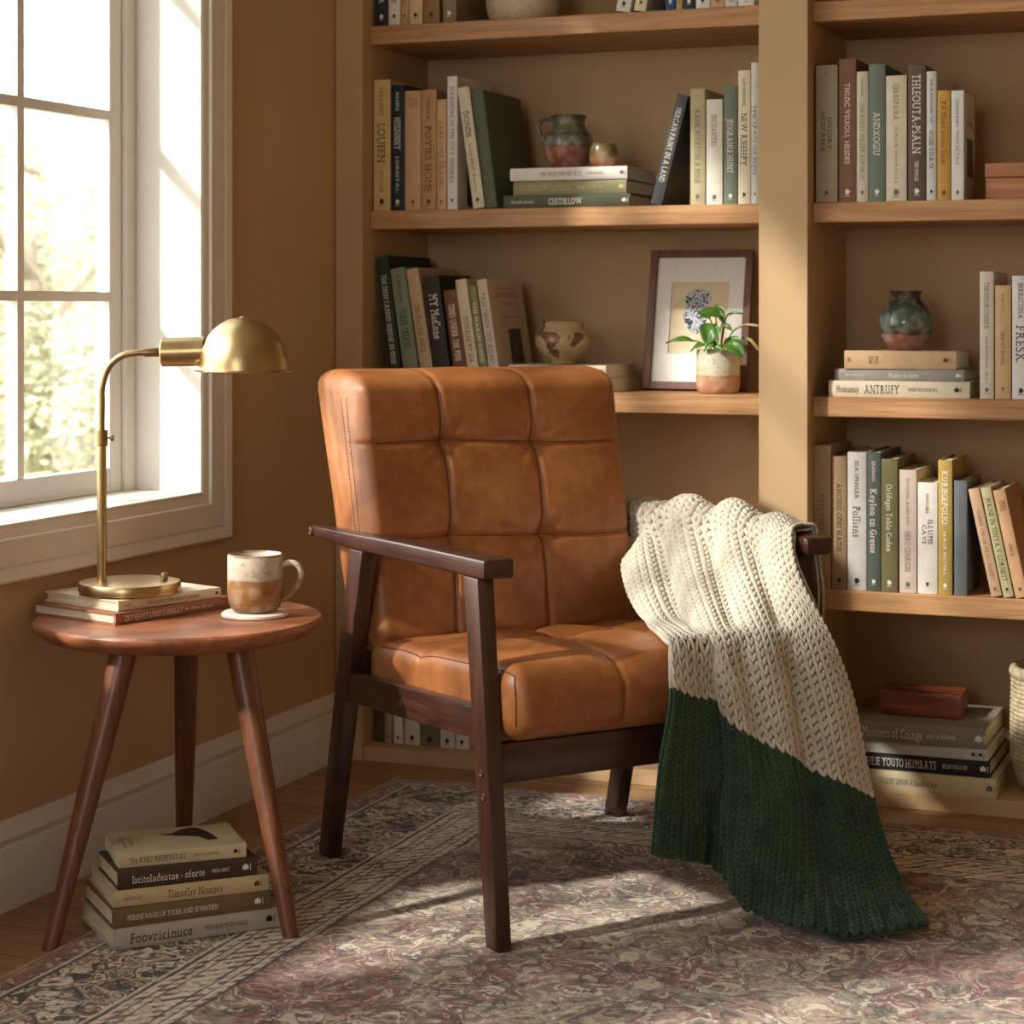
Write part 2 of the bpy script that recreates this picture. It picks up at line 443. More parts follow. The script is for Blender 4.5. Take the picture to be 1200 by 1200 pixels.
# ------------------------------------------------------------------ garden outside
def m_leafy(name, a, b):
    m = Mat(name); o = m.obj(); f = m.noise(o, 1.7, 4); g = m.noise(o, 23, 2)
    m.set(m.ramp(m.ma('ADD', m.ma('MULTIPLY', f, .6), m.ma('MULTIPLY', g, .4)), [(.35, rgb(*a)), (.65, rgb(*b))]), .6, spec=.2)
    m.b.inputs['Transmission Weight'].default_value = 0
    return m.m
M['leafA'] = m_leafy('washed_out_pale_foliage', (180, 176, 142), (230, 224, 198))  # overexposed, hazy look put into the leaf colours
M['leafB'] = m_leafy('washed_out_green_foliage', (170, 172, 138), (226, 222, 194))  # the same washed-out daylight mixed into the greener leaves
M['bark'] = wood('garden_bark', (128, 114, 96), (170, 156, 136), 2, .6, .85)  # bark paled along with the leaves for the bleached look
M['lawn'] = painted('lawn_green', (112, 112, 66), .9)
struct(box('garden_ground', (-30, XL-.3, -12, 34, -.5, -.4), M['lawn']))
def tree(loc, h, crown, nleaf, mat, seed, label):
    """trunk with limbs, and a crown of separate leaf blades on a lumpy volume"""
    rr = random.Random(seed); t = thing('garden_tree', label, 'tree', loc, (0, 0, rr.random()*6), 'garden trees beyond the window')
    mb = MB(); mb.add(*tube_data(smooth_path([(0, 0, 0), (.05, .02, h*.3), (-.03, .04, h*.6), (.02, 0, h*.9)], 4), [.13-.009*i for i in range(13)], 8))
    for k in range(7):
        a = k*2.4; z = h*(.25+.09*k); mb.add(*tube_data([(0, 0, z), (cos(a)*crown*.4, sin(a)*crown*.4, z+.35), (cos(a)*crown*.75, sin(a)*crown*.75, z+.6)], [.05, .035, .012], 6))
    mb.build('trunk', M['bark'], t, 60)
    V = []; Fc = []; blobs = []
    for k in range(30):
        a = rr.random()*2*pi; r = crown*sqrt(rr.random())*.8; blobs.append((Vector((r*cos(a), r*sin(a), h*(.08+.86*rr.random()))), crown*(.24+.2*rr.random())))
    for k in range(nleaf):
        c, r = blobs[k % len(blobs)]
        d = Vector((rr.gauss(0, 1), rr.gauss(0, 1), rr.gauss(0, 1))).normalized()
        p = c+d*r*(rr.random()**.4); q = Vector((rr.gauss(0, 1), rr.gauss(0, 1), rr.gauss(0, .7))).normalized()
        s = q.cross(d+Vector((0, 0, .3))).normalized(); L = .022+.02*rr.random(); W = L*.42; b = len(V)
        V += [p, p+q*L+s*W+d*.006, p+q*L*2, p+q*L-s*W+d*.006]; Fc += [(b, b+1, b+2), (b, b+2, b+3)]
    mesh('crown', V, Fc, mat, t)
    return t
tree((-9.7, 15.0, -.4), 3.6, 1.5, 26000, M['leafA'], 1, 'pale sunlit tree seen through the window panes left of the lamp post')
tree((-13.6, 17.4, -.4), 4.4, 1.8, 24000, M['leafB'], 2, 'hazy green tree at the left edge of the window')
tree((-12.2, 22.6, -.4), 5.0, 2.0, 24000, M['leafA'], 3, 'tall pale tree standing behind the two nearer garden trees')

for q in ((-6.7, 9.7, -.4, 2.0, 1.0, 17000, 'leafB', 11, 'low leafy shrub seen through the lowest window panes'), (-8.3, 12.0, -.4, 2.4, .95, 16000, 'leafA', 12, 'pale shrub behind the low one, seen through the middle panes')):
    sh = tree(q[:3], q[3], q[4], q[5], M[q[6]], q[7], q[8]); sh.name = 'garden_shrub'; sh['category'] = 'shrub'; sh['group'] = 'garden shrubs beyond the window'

# ------------------------------------------------------------------ light
SUN = Vector((1, 1.15, -1.05)).normalized()
sd = bpy.data.lights.new('sun', 'SUN'); so = bpy.data.objects.new('sun', sd); COL.objects.link(so)
so.rotation_euler = SUN.to_track_quat('-Z', 'Y').to_euler(); so.location = (-6, 0, 6)
sd.energy = 6.5; sd.color = (1, .96, .89); sd.angle = radians(2.8)
w = bpy.data.worlds.new('sky'); SC.world = w; w.use_nodes = True
nt = w.node_tree; bg = nt.nodes['Background']
tc = nt.nodes.new('ShaderNodeTexCoord'); sp = nt.nodes.new('ShaderNodeSeparateXYZ'); nt.links.new(tc.outputs['Generated'], sp.inputs[0])
rp = nt.nodes.new('ShaderNodeValToRGB'); nt.links.new(sp.outputs[2], rp.inputs[0])
rp.color_ramp.elements[0].position = 0; rp.color_ramp.elements[0].color = (1, .965, .90, 1)
rp.color_ramp.elements[1].position = .7; rp.color_ramp.elements[1].color = (.82, .90, 1, 1)
nt.links.new(rp.outputs[0], bg.inputs[0]); bg.inputs[1].default_value = 4.1
def portal(name, loc, rot, sx, sy):
    d = bpy.data.lights.new(name, 'AREA'); d.shape = 'RECTANGLE'; d.size = sx; d.size_y = sy; d.cycles.is_portal = True
    o = bpy.data.objects.new(name, d); COL.objects.link(o); o.location = loc; o.rotation_euler = rot
for w_ in WINS: portal('window_portal', (XL-.21, (w_[2]+w_[3])/2, (WZ0+WZ1)/2), (0, -pi/2, 0), 1.8, w_[3]-w_[2])
portal('window_portal', (-.85, YF-.11, 1.575), (pi/2, 0, 0), 1.3, 1.35)
SC.view_settings.view_transform = 'Standard'; SC.view_settings.look = 'None'
SC.view_settings.exposure = 1.0; SC.view_settings.gamma = 1; SC.view_settings.use_curve_mapping = False
# ------------------------------------------------------------------ armchair
# local frame: x across the seat to the viewer's right, y towards the backrest, z up
CH0 = Vector((-1.240, 3.011, 0)); CHR = atan2(.780, .626)
CU = Vector((cos(CHR), sin(CHR), 0)); CV = Vector((-sin(CHR), cos(CHR), 0))
RUGZ = .011
chair = thing('armchair', 'tan tufted leather armchair with dark wooden frame standing on the rug', 'armchair', (CH0.x, CH0.y, RUGZ), (0, 0, CHR))
def prism(name, lo, hi, mat, parent, bev=.003, seg=2):
    bm = bmesh.new(); hexa(bm, lo, hi); bevel(bm, bev, seg); return from_bm(name, bm, mat, parent, 35)
def quad(x0, x1, y0, y1, z, z2=None):
    return [(x0, y0, z), (x1, y0, z), (x1, y1, z if z2 is None else z2), (x0, y1, z if z2 is None else z2)]
def front_leg(x0, x1):
    return prism('leg', quad(x0+.002, x1-.002, -.04, -.001, 0), quad(x0, x1, .022, .070, .578), M['espresso'], chair)
def rear_leg(x0, x1, dx=0):
    return prism('leg', quad(x0+.002, x1-.002, .594, .638, 0), quad(x0+dx, x1, .446, .500, .578), M['espresso'], chair)
LW = .031; RX0, RX1 = .622, .653
fl_leg = front_leg(0, LW); front_leg(RX0, RX1); rl_leg = rear_leg(0, LW); rear_leg(RX0, RX1, .014)
def armrest(xo, sgn):
    """tapered arm, wide and rounded in front, narrow behind"""
    out = [(0, .006), (0, .10), (-.001, .3), (0, .5), (.002, .62), (.006, .680), (.012, .691)]
    inn = [(.027, .688), (.030, .62), (.033, .50), (.046, .35), (.053, .2), (.057, .08), (.058, .010)]
    front = [(.0575, .004), (.054, 0), (.006, 0), (.001, .002)]
    P = [(xo+sgn*a, b) for a, b in out+inn+front]
    bm = bmesh.new(); n = len(P)
    def top(y): return .609 - .006*max(0, y-.3)/.39 + (.006 if y > .65 else 0)*0
    lo = [bm.verts.new((x, y, .5785 + (.004 if y > .6 else 0))) for x, y in P]; hi = [bm.verts.new((x, y, top(y))) for x, y in P]
    bm.faces.new(lo[::-1]); bm.faces.new(hi)
    for i in range(n): bm.faces.new((lo[i], lo[(i+1) % n], hi[(i+1) % n], hi[i]))
    bmesh.ops.recalc_face_normals(bm, faces=bm.faces)
    es = [e for e in bm.edges if abs(e.verts[0].co.z-e.verts[1].co.z) < .01]
    bmesh.ops.bevel(bm, geom=es, offset=.004, segments=3, profile=.5, affect='EDGES', clamp_overlap=True)
    return from_bm('armrest', bm, M['espresso_y'], chair, 40)
arm_l = armrest(0, 1); arm_r = armrest(.695, -1)
def side_rail(x0, x1):
    return prism('side_rail', [(x0, .010, .322), (x1, .010, .322), (x1, .53, .300), (x0, .53, .300)], [(x0, .012, .374), (x1, .012, .374), (x1, .515, .354), (x0, .515, .354)], M['espresso_y'], chair)
rail_l = side_rail(.003, .028); side_rail(.625, .650)
prism('front_rail', quad(.0315, .6215, .004, .028, .252), quad(.0315, .6215, .004, .028, .316), M['espresso_x'], chair)
prism('rear_rail', quad(.0315, .6215, .505, .528, .300), quad(.0315, .6215, .505, .528, .345), M['espresso_x'], chair)
prism('back_post', [(.08, .60, .27), (.12, .60, .27), (.12, .63, .27), (.08, .63, .27)], [(.08, .735, .72), (.12, .735, .72), (.12, .765, .72), (.08, .765, .72)], M['espresso'], chair)
prism('back_post', [(.53, .60, .27), (.57, .60, .27), (.57, .63, .27), (.53, .63, .27)], [(.53, .735, .72), (.57, .735, .72), (.57, .765, .72), (.53, .765, .72)], M['espresso'], chair)
def bolt(parent, x, y, z, r=.0065):
    mb = MB(); V, Fc = lathe_data([(r, 0), (r, .0016), (r*.72, .0022), (r*.62, .0006)], 16)
    mb.add([(x-q[2], y+q[0], z+q[1]) for q in V], Fc); mb.build('bolt', M['steel'], parent, 30)
bolt(fl_leg, .0004, .009, .272); bolt(fl_leg, .0010, .003, .236); bolt(rail_l, .0034, .296, .335); bolt(arm_l, .0026, .672, .592, .0075)

def cushion_grid(x0, x1, y0, y1, z0, z1, rx, nx, ny, nz, fn, rad):
    """closed rounded block; fn maps a rest position to the finished one"""
    idx = {}; V = []; Fc = []
    xs = [x0+(x1-x0)*i/nx for i in range(nx+1)]; ys = [y0+(y1-y0)*i/ny for i in range(ny+1)]; zs = [z0+(z1-z0)*i/nz for i in range(nz+1)]
    def vid(i, j, k):
        q = (i, j, k)
        if q not in idx:
            p = Vector((xs[i], ys[j], zs[k]))
            c = Vector((min(max(p.x, x0+rad[0]), x1-rad[0]), min(max(p.y, y0+rad[1]), y1-rad[1]), min(max(p.z, z0+rad[2]), z1-rad[2])))
            d = p-c; e = Vector((d.x/rad[0], d.y/rad[1], d.z/rad[2])); L = e.length
            if L > 1e-9:
                m = max(abs(e.x), abs(e.y), abs(e.z)); e = e*(m/L)
                p = c+Vector((e.x*rad[0], e.y*rad[1], e.z*rad[2]))
            idx[q] = len(V); V.append(fn(p))
        return idx[q]
    for i in range(nx):
        for k in range(nz):
            Fc.append((vid(i, 0, k), vid(i+1, 0, k), vid(i+1, 0, k+1), vid(i, 0, k+1)))
            Fc.append((vid(i, ny, k), vid(i, ny, k+1), vid(i+1, ny, k+1), vid(i+1, ny, k)))
    for i in range(nx):
        for j in range(ny):
            Fc.append((vid(i, j, 0), vid(i, j+1, 0), vid(i+1, j+1, 0), vid(i+1, j, 0)))
            Fc.append((vid(i, j, nz), vid(i+1, j, nz), vid(i+1, j+1, nz), vid(i, j+1, nz)))
    for j in range(ny):
        for k in range(nz):
            Fc.append((vid(0, j, k), vid(0, j, k+1), vid(0, j+1, k+1), vid(0, j+1, k)))
            Fc.append((vid(nx, j, k), vid(nx, j+1, k), vid(nx, j+1, k+1), vid(nx, j, k+1)))
    return V, Fc
def bell(d, w): return exp(-(d/w)**2)
# backrest: rest block x, depth t in [0, 1], height z; then leaned
BX0, BX1, BZ0, BZ1 = .033, .612, .385, .893
SXA, SXB = .203, .397; SZA, SZB = .583, .757
def b_front(z): return .518+(z-.712)*.20+.05*max(0, z-.80)**2
def b_rear(z): return .700+(z-.707)*.35
def seam_x(s, z): return s + .010*sin((z-.45)*7)
def b_dep(x, z):
    """how far the tufted face is pressed in"""
    a = abs(x-seam_x(SXA, z)); b = abs(x-seam_x(SXB, z)); c = abs(z-SZA-.006*sin(x*9)); d = abs(z-SZB-.006*sin(x*9))
    g = .0075*max(bell(a, .0055), bell(b, .0055))+.006*max(bell(c, .0055), bell(d, .0055))
    g += .0055*max(bell(a, .05), bell(b, .05))+.0045*max(bell(c, .045), bell(d, .045))
    for sx in (SXA, SXB):
        for sz in (SZA, SZB):
            r = sqrt((x-seam_x(sx, sz))**2+(z-sz)**2); g += .012*bell(r, .022)
            # little gathers running out of each tuft
            th = atan2(z-sz, x-sx); g += .0012*sin(9*th+sx*40)*bell(r-.03, .02)
    return g
def b_map(p):
    t = p.y
    fr = b_front(p.z); re = b_rear(p.z)
    k = max(0, 1-t*3.2)
    dep = b_dep(p.x, p.z)*k
    # seams wrap over the top edge
    top = 0
    if p.z > BZ1-.012: top = .004*max(bell(p.x-seam_x(SXA, BZ1), .006), bell(p.x-seam_x(SXB, BZ1), .006))*max(0, 1-t)
    y = fr+(re-fr)*t+dep
    pill = .006*(1-((p.x-.322)/.29)**2)
    x = p.x+.0018*mn.noise(Vector((p.y*9, p.z*7, 3)))
    return (x, y-pill*k+.0025*mn.noise(Vector((p.x*6, p.z*6, 1)))*k, p.z-top+.0015*mn.noise(Vector((p.x*8, t*3, 5))))
V, Fc = cushion_grid(BX0, BX1, 0, 1, BZ0, BZ1, 0, 168, 26, 150, b_map, (.032, .42, .040))
back = mesh('backrest', V, Fc, M['leather'], chair, 180)
def on_back(x, z, off=.0004): return b_map(Vector((x, 0, z)))[0], b_map(Vector((x, 0, z)))[1]-off, z
mb = MB()
for s in (SXA, SXB): mb.add(*tube_data([on_back(seam_x(s, z), z) for z in [.40+.0046*i for i in range(100)]], .0011, 6))
for s in (SZA, SZB): mb.add(*tube_data([on_back(x, s+.006*sin(x*9)) for x in [.066+.0052*i for i in range(99)]], .0011, 6))
mb.build('tufting_seam', M['seam'], back, 180)
# twin rows of stitches down the left front corner
mb = MB()
def corner_pt(z, t):
    p = Vector((BX0, t, z)); c = Vector((BX0+.032, .42, z)); e = Vector((-1, (t-.42)/.42, 0)); m = 1.0; e = e*(m/e.length)
    q = Vector((c.x+e.x*.032, c.y+e.y*.42, z)); return Vector(b_map(q))
for t in (.20, .30):
    z = .43
    while z < .845:
        a = corner_pt(z, t); b = corner_pt(z+.0042, t); n = Vector((-.0007, -.0005, 0)); mb.add(*tube_data([a+n, (a+b)/2+n*1.6, b+n], .0008, 5)); z += .0066
mb.build('edge_stitching', M['stitch'], back, 180)

# seat cushion
QX0, QX1, QY0, QY1, QZ0, QZ1 = .0335, .6195, -.034, .505, .319, .440
def sx_a(y): return .238+.26*max(0, y)
def sx_b(y): return .470
SYC = .300
def s_dep(x, y):
    a = abs(x-sx_a(y)); b = abs(x-sx_b(y)); c = abs(y-SYC)
    g = .0055*max(bell(a, .005), bell(b, .005))+.005*bell(c, .005)+.008*max(bell(a, .04), bell(b, .04))+.006*bell(c, .035)
    for q in (sx_a(SYC), sx_b(SYC)):
        r = sqrt((x-q)**2+(y-SYC)**2); g += .012*bell(r, .022)
    return g
def s_map(p):
    f = (p.z-QZ0)/(QZ1-QZ0)
    k = max(0, (f-.6)/.4)
    z = p.z-s_dep(p.x, p.y)*k + .012*k*(1-((p.x-.325)/.30)**2)*(1-((p.y-.23)/.30)**2) - .060*max(0, p.y-.02)*f + .012*max(0, .5-p.y)*0
    fk = max(0, 1-(p.y-QY0)/.05)*(1-k)
    y = p.y+.004*max(bell(p.x-.238, .0045), bell(p.x-sx_b(0), .0045))*fk - .008*fk*(1-((p.z-.375)/.07)**2)
    return (p.x, y, z+.0018*mn.noise(Vector((p.x*7, p.y*7, 2)))*k)
V, Fc = cushion_grid(QX0, QX1, QY0, QY1, QZ0, QZ1, 0, 150, 130, 30, s_map, (.030, .040, .036))
seat = mesh('seat_cushion', V, Fc, M['leather'], chair, 180)
def on_seat(x, y):
    q = s_map(Vector((x, y, QZ1))); return q[0], q[1], q[2]+.0004
mb = MB()
for s in (sx_a, sx_b): mb.add(*tube_data([on_seat(s(y), y) for y in [.008+.005*i for i in range(92)]], .0011, 6))
mb.add(*tube_data([on_seat(x, SYC) for x in [.066+.0052*i for i in range(100)]], .0011, 6))
for s in (.238, sx_b(0)): mb.add(*tube_data([(s, s_map(Vector((s, QY0, z)))[1]-.0004, z) for z in [.352+.003*i for i in range(18)]], .0011, 6))
mb.build('tufting_seam', M['seam'], seat, 180)
# piping seam round the top edge and the front corners
mb = MB()
def edge_pt(x, y, z):
    """a point of the square block carried to the rounded, shaped cushion"""
    p = Vector((x, y, z)); r = (.030, .040, .036)
    c = Vector((max(x, QX0+r[0]), max(y, QY0+r[1]), min(z, QZ1-r[2]))); e = Vector([(p[k]-c[k])/r[k] for k in range(3)])
    if e.length > 1e-9: e = e/e.length*max(abs(e[0]), abs(e[1]), abs(e[2])); p = c+Vector([e[k]*r[k] for k in range(3)])
    return Vector(s_map(p))+Vector((-.0004, -.0003, .0003))
path = [edge_pt(QX0, .455-.0049*i, QZ1) for i in range(100)]+[edge_pt(QX0, QY0, QZ1-.004*i) for i in range(24)]
mb.add(*tube_data(path, .0011, 6))
mb.build('edge_piping', M['seam'], seat, 180)

# ------------------------------------------------------------------ side table
TC = Vector((-1.836, 3.083, 0)); TR = .246; TZ = .49
table = thing('side_table', 'round walnut side table on three splayed legs under the window', 'table', (TC.x, TC.y, 0))
lathe('tabletop', [(.0, TZ-.034), (TR-.040, TZ-.034), (TR-.016, TZ-.027), (TR-.003, TZ-.014), (TR, TZ-.008), (TR-.001, TZ-.003), (TR-.004, TZ), (0, TZ)], M['walnut_top'], table, 96)
for (tx, ty), (bx, by, bz) in (((.0, -.17), (-.054, -.303, .0006)), ((.155, -.068), (.287, -.135, RUGZ+.001)), ((-.075, .155), (-.135, .245, .0006))):
    n = 24; a = Vector((bx, by, bz)); b = Vector((tx, ty, TZ-.030)); V = []
    for q, r in ((a, .0135), (a+(b-a)*.5, .019), (b, .023)):
        for k in range(n): V.append((q.x+r*cos(2*pi*k/n), q.y+r*sin(2*pi*k/n), q.z))
    Fc = [(i*n+k, i*n+(k+1) % n, (i+1)*n+(k+1) % n, (i+1)*n+k) for i in range(2) for k in range(n)]+[tuple(range(n-1, -1, -1)), tuple(range(2*n, 3*n))]
    mesh('leg', V, Fc, M['walnut'], table, 40)

# ------------------------------------------------------------------ brass lamp
LZ = TZ+.0385
lb = at_z(152, 681.5, LZ+.018)
lamp = thing('table_lamp', 'brushed brass reading lamp with a dome shade standing on two books', 'lamp', (lb.x, lb.y, LZ), (0, 0, YAW))
lathe('lamp_base', [(0, 0), (.083, 0), (.087, .0015), (.0873, .004), (.0873, .0165), (.0860, .0185), (.0840, .019), (0, .0188)], M['brass'], lamp, 96, smooth=35)
px = lambda dx, y: (dx*.0014256, 0, (678-y)*.00142)        # offsets read along the lamp's own plane
PX = -34*.00142
zc = .142*2
tube('lower_post', [(PX, 0, .0185), (PX, 0, .268)], .0082, M['brass'], lamp, 24, 35)
tube('upper_post', [(PX-.0005, 0, .262)]+smooth_path([(PX, 0, .33), (PX+.001, 0, .355), (PX+.012, 0, .388), (PX+.034, 0, .407), (PX+.058, 0, .4125), (PX+.075, 0, .413)], 6), .0058, M['brass_dark'], lamp, 20, 40)
col = tube('height_collar', [(PX, 0, .2518), (PX, 0, .2520), (PX, 0, .2530), (PX, 0, .2785), (PX, 0, .2795), (PX, 0, .2797)], [.0086, .0098, .0106, .0106, .0098, .0086], M['brass_dark'], lamp, 24, 35)
mb = MB(); mb.add(*tube_data([(PX+.010, 0, .266), (PX+.0165, 0, .266)], .0018, 10)); mb.add(*tube_data([(PX+.0155, 0, .266), (PX+.0165, 0, .266), (PX+.0195, 0, .266), (PX+.0208, 0, .266)], [.0045, .0058, .0058, .004], 16))
mb.build('thumb_screw', M['brass_dark'], col, 35)
tube('arm_coupling', [(PX+.073, 0, .413), (PX+.0735, 0, .413), (PX+.097, 0, .4138), (PX+.0985, 0, .4138)], [.006, .0075, .0078, .007], M['brass_dark'], lamp, 24, 35)
tube('swivel_neck', [(PX+.097, 0, .4138), (PX+.105, 0, .414)], .0048, M['brass_dark'], lamp, 16, 35)
tube('socket_cover', [(PX+.102, 0, .4135), (PX+.1035, 0, .4135), (PX+.1055, 0, .4135), (PX+.178, 0, .4155)], [.020, .0235, .0250, .0256], M['brass'], lamp, 40, 30)
SXc = 138*.00142
R = .0775; H = .091; ZB = .381
pr = []
for k in range(25):
    a = pi/2*k/24; pr.append((R*cos(a)**.92 if k < 24 else .0005, ZB+.002+H*sin(a)))
inner = [(max(.0003, r-.0016), z-.0016) for r, z in pr[::-1]]
prof = [(R-.001, ZB-.0005), (R+.0045, ZB-.0008), (R+.0055, ZB+.0006), (R+.0045, ZB+.002), (R+.0006, ZB+.0024)]+pr[1:]+inner[:-1]
shade = lathe('lamp_shade', prof, M['brass'], lamp, 96, (SXc, 0, 0), 50)
lathe('finial', [(.0, ZB+H+.0005), (.006, ZB+H+.001), (.006, ZB+H+.0025), (.003, ZB+H+.004), (.0, ZB+H+.0042)], M['brass'], shade, 20, (SXc, 0, 0))
m = Mat('frosted_bulb_glass'); m.set(rgb(240, 232, 214), .35); M['bulb'] = m.m
lathe('bulb', [(.0, ZB+.022), (.014, ZB+.026), (.021, ZB+.038), (.018, ZB+.052), (.011, ZB+.066), (.011, ZB+.084)], M['bulb'], lamp, 24, (SXc, 0, 0))
lathe('dimmer_knob', [(.0055, .0186), (.0062, .0196), (.0062, .029), (.0052, .0315), (0, .0315)], M['brass_dark'], lamp, 24, (.0575, .012, 0))

# ------------------------------------------------------------------ mug on its coaster
mc = at_z(299, 716.5, TZ+.008)
tag(lathe('coaster', [(.0, 0), (.055, 0), (.0575, .002), (.0575, .006), (.055, .008), (0, .008)], plain((226, 214, 198), .7), None, 64), 'round pale stone coaster under the mug on the side table', 'coaster', None, (mc.x, mc.y, TZ))
M['mug_glaze'] = m_ceramic('mug_glaze', [(0, (104, 68, 40)), (.12, (134, 90, 46)), (.50, (150, 102, 52)), (.56, (140, 106, 72)), (.60, (186, 170, 146)), (.97, (206, 194, 174)), (1, (140, 108, 78))], 0, .098, .10, (146, 128, 104), .2, .35, .55, 22)
mug = thing('mug', 'stoneware mug with cream top and caramel lower half on the coaster', 'mug', (mc.x, mc.y, TZ+.008), (0, 0, YAW))
lathe('mug_body', [(0, 0), (.034, 0), (.0365, .002), (.042, .008), (.0462, .020), (.0475, .034), (.0475, .095), (.0468, .0985), (.0452, .0995), (.0440, .098), (.0440, .012), (.036, .006), (0, .006)], M['mug_glaze'], mug, 72)
P = smooth_path([(.046, 0, .080), (.060, 0, .084), (.073, 0, .079), (.079, 0, .062), (.073, 0, .042), (.059, 0, .027), (.046, 0, .020)], 7)
V, Fc = tube_data(P, .0052, 14); V = [(p[0], p[1]*1.25, p[2]) for p in V]
mesh('handle', V, Fc, M['mug_glaze'], mug, 180)
m = Mat('dark_coffee'); m.set(rgb(44, 24, 12), .08)
lathe('coffee', [(0, .0), (.0438, .0), (.0438, .001), (0, .001)], m.m, mug, 48, (0, 0, .082))
# ------------------------------------------------------------------ rug
RW, RL = 2.45, 3.1
def m_rug():
    m = Mat('persian_rug_pile'); o = m.obj(); s = m.sep(o)
    wob = m.noise(o, 9, 3, .5, 0, True)
    wv = m.vadd(o, m.vscale(wob, .012)); s2 = m.sep(wv)
    dx = s2[0]; dy = m.ma('MULTIPLY', s2[1], -1)
    e = m.ma('MINIMUM', m.ma('MINIMUM', dx, m.ma('SUBTRACT', RW+.012, dx)), m.ma('MINIMUM', m.ma('ADD', dy, .006), m.ma('SUBTRACT', RL, dy)))
    e = m.ma('SUBTRACT', e, .005)
    cream = rgb(230, 216, 190); sand = rgb(200, 176, 142); rose = rgb(150, 88, 78); rust = rgb(142, 84, 58); navy = rgb(50, 46, 52); dark = rgb(46, 36, 32); olive = rgb(122, 112, 74); brown = rgb(104, 74, 54)
    def pp(v, p): return m.ma('PINGPONG', v, p)
    def scroll(scale, dist, k, loc):
        """colour bands of a swirling field and the drawn outline between them"""
        n = m.noise(m.map(o, (1, 1, 1), (0, 0, .4), loc), scale, 2, .45, dist)
        f = m.ma('FRACT', m.ma('MULTIPLY', n, k)); e_ = m.ma('ABSOLUTE', m.ma('SUBTRACT', f, .5))
        return n, f, m.step(e_, .40, .47)
    n1, f1, l1 = scroll(13, 1.2, 3.2, (0, 0, 0)); n2, f2, l2 = scroll(34, 1.0, 2.4, (5, 3, 0)); n3, f3, l3 = scroll(10, 1.6, 3.6, (1, 7, 0))
    cs2 = m.sep(m.voro(m.vadd(o, m.vscale(m.noise(o, 26, 3, .5, 0, True), .02)), 60, 'F1', 'Color'))
    big = m.noise(o, 3.0, 3, .6)
    def rosette(scale, rnd, loc, seed):
        """round flowers: heart, petals and a dark outline; returns colour and mask"""
        v = m.vadd(m.map(o, (1, 1, 1), (0, 0, 0), loc), m.vscale(m.noise(o, 34, 2, .5, 0, True), .035))
        d = m.voro(v, scale, 'F1', 'Distance', rnd); d = m.ma('ADD', d, m.ma('MULTIPLY', m.ma('SUBTRACT', n2, .5), .22))
        k = m.sep(m.voro(v, scale, 'F1', 'Color', rnd))[seed]
        pet = m.ramp(k, [(0, cream), (.4, sand), (.65, rust), (.82, olive)], 'CONSTANT')
        c_ = m.mix(m.ma('GREATER_THAN', d, .09), rust, dark); c_ = m.mix(m.ma('GREATER_THAN', d, .125), c_, pet)
        c_ = m.mix(m.ma('GREATER_THAN', d, .27), c_, cream); c_ = m.mix(m.ma('GREATER_THAN', d, .315), c_, dark)
        return c_, m.ma('LESS_THAN', d, .355)
    rb, mb_ = rosette(12, .75, (0, 0, 0), 0); rf, mf = rosette(9.5, .8, (3, 1, 0), 1)
    bord = m.ramp(f1, [(0, navy), (.22, navy), (.30, cream), (.50, dark), (.66, sand), (.80, olive), (.90, navy)], 'CONSTANT')
    bord = m.mix(m.ma('MULTIPLY', m.step(n2, .54, .56), .9), bord, m.ramp(f2, [(0, cream), (.4, rust), (.7, sand)], 'CONSTANT'))
    bord = m.mix(mb_, bord, rb)
    fieldc = m.ramp(f3, [(0, rose), (.24, sand), (.38, rgb(128, 66, 58)), (.58, cream), (.72, rose), (.86, olive)], 'CONSTANT')
    fieldc = m.mix(m.ma('MULTIPLY', m.step(n2, .56, .58), .85), fieldc, m.ramp(f2, [(0, cream), (.35, brown), (.6, sand)], 'CONSTANT'))
    fieldc = m.mix(m.ma('MULTIPLY', mf, .9), fieldc, rf)
    fieldc = m.mix(m.ma('MULTIPLY', m.step(big, .46, .60), .45), fieldc, rgb(204, 184, 154))
    fieldc = m.mix(m.ma('MULTIPLY', m.step(big, .52, .38), .55), fieldc, rgb(142, 78, 68))
    ln = m.ma('MAXIMUM', m.ma('MULTIPLY', l3, .9), m.ma('MULTIPLY', l2, .75))
    lnb = m.ma('MAXIMUM', m.ma('MULTIPLY', l1, .9), m.ma('MULTIPLY', l2, .6))
    # guard stripes: small repeats
    rep = m.ma('ADD', pp(dx, .03), pp(dy, .03))
    gz = m.step(m.ma('SINE', m.ma('MULTIPLY', m.ma('ADD', dy, m.ma('MULTIPLY', dx, 1.0)), 210)), -.1, .1)
    guard = m.mix(gz, cream, m.ramp(cs2[2], [(0, sand), (.35, rose), (.6, cream), (.8, brown)], 'CONSTANT'))
    narrow = m.mix(m.step(m.ma('SINE', m.ma('MULTIPLY', m.ma('SUBTRACT', dy, dx), 260)), -.1, .1), rust, m.ramp(cs2[0], [(0, brown), (.4, sand), (.7, rose)], 'CONSTANT'))
    def band(a, b): return m.ma('MULTIPLY', m.ma('GREATER_THAN', e, a), m.ma('LESS_THAN', e, b))
    c = m.mix(m.ma('GREATER_THAN', e, .012), rgb(150, 104, 84), narrow)
    c = m.mix(m.ma('GREATER_THAN', e, .060), c, bord)
    c = m.mix(m.ma('GREATER_THAN', e, .232), c, guard)
    c = m.mix(m.ma('GREATER_THAN', e, .345), c, fieldc)
    # dark drawn outlines
    isb = m.ma('LESS_THAN', e, .232); ln = m.ma('ADD', m.ma('MULTIPLY', isb, lnb), m.ma('MULTIPLY', m.ma('SUBTRACT', 1, isb), ln))
    ln = m.ma('MULTIPLY', ln, m.ma('SUBTRACT', 1, m.ma('MULTIPLY', band(.232, .345), .5)))
    c = m.mix(m.ma('MULTIPLY', ln, .92), c, dark)
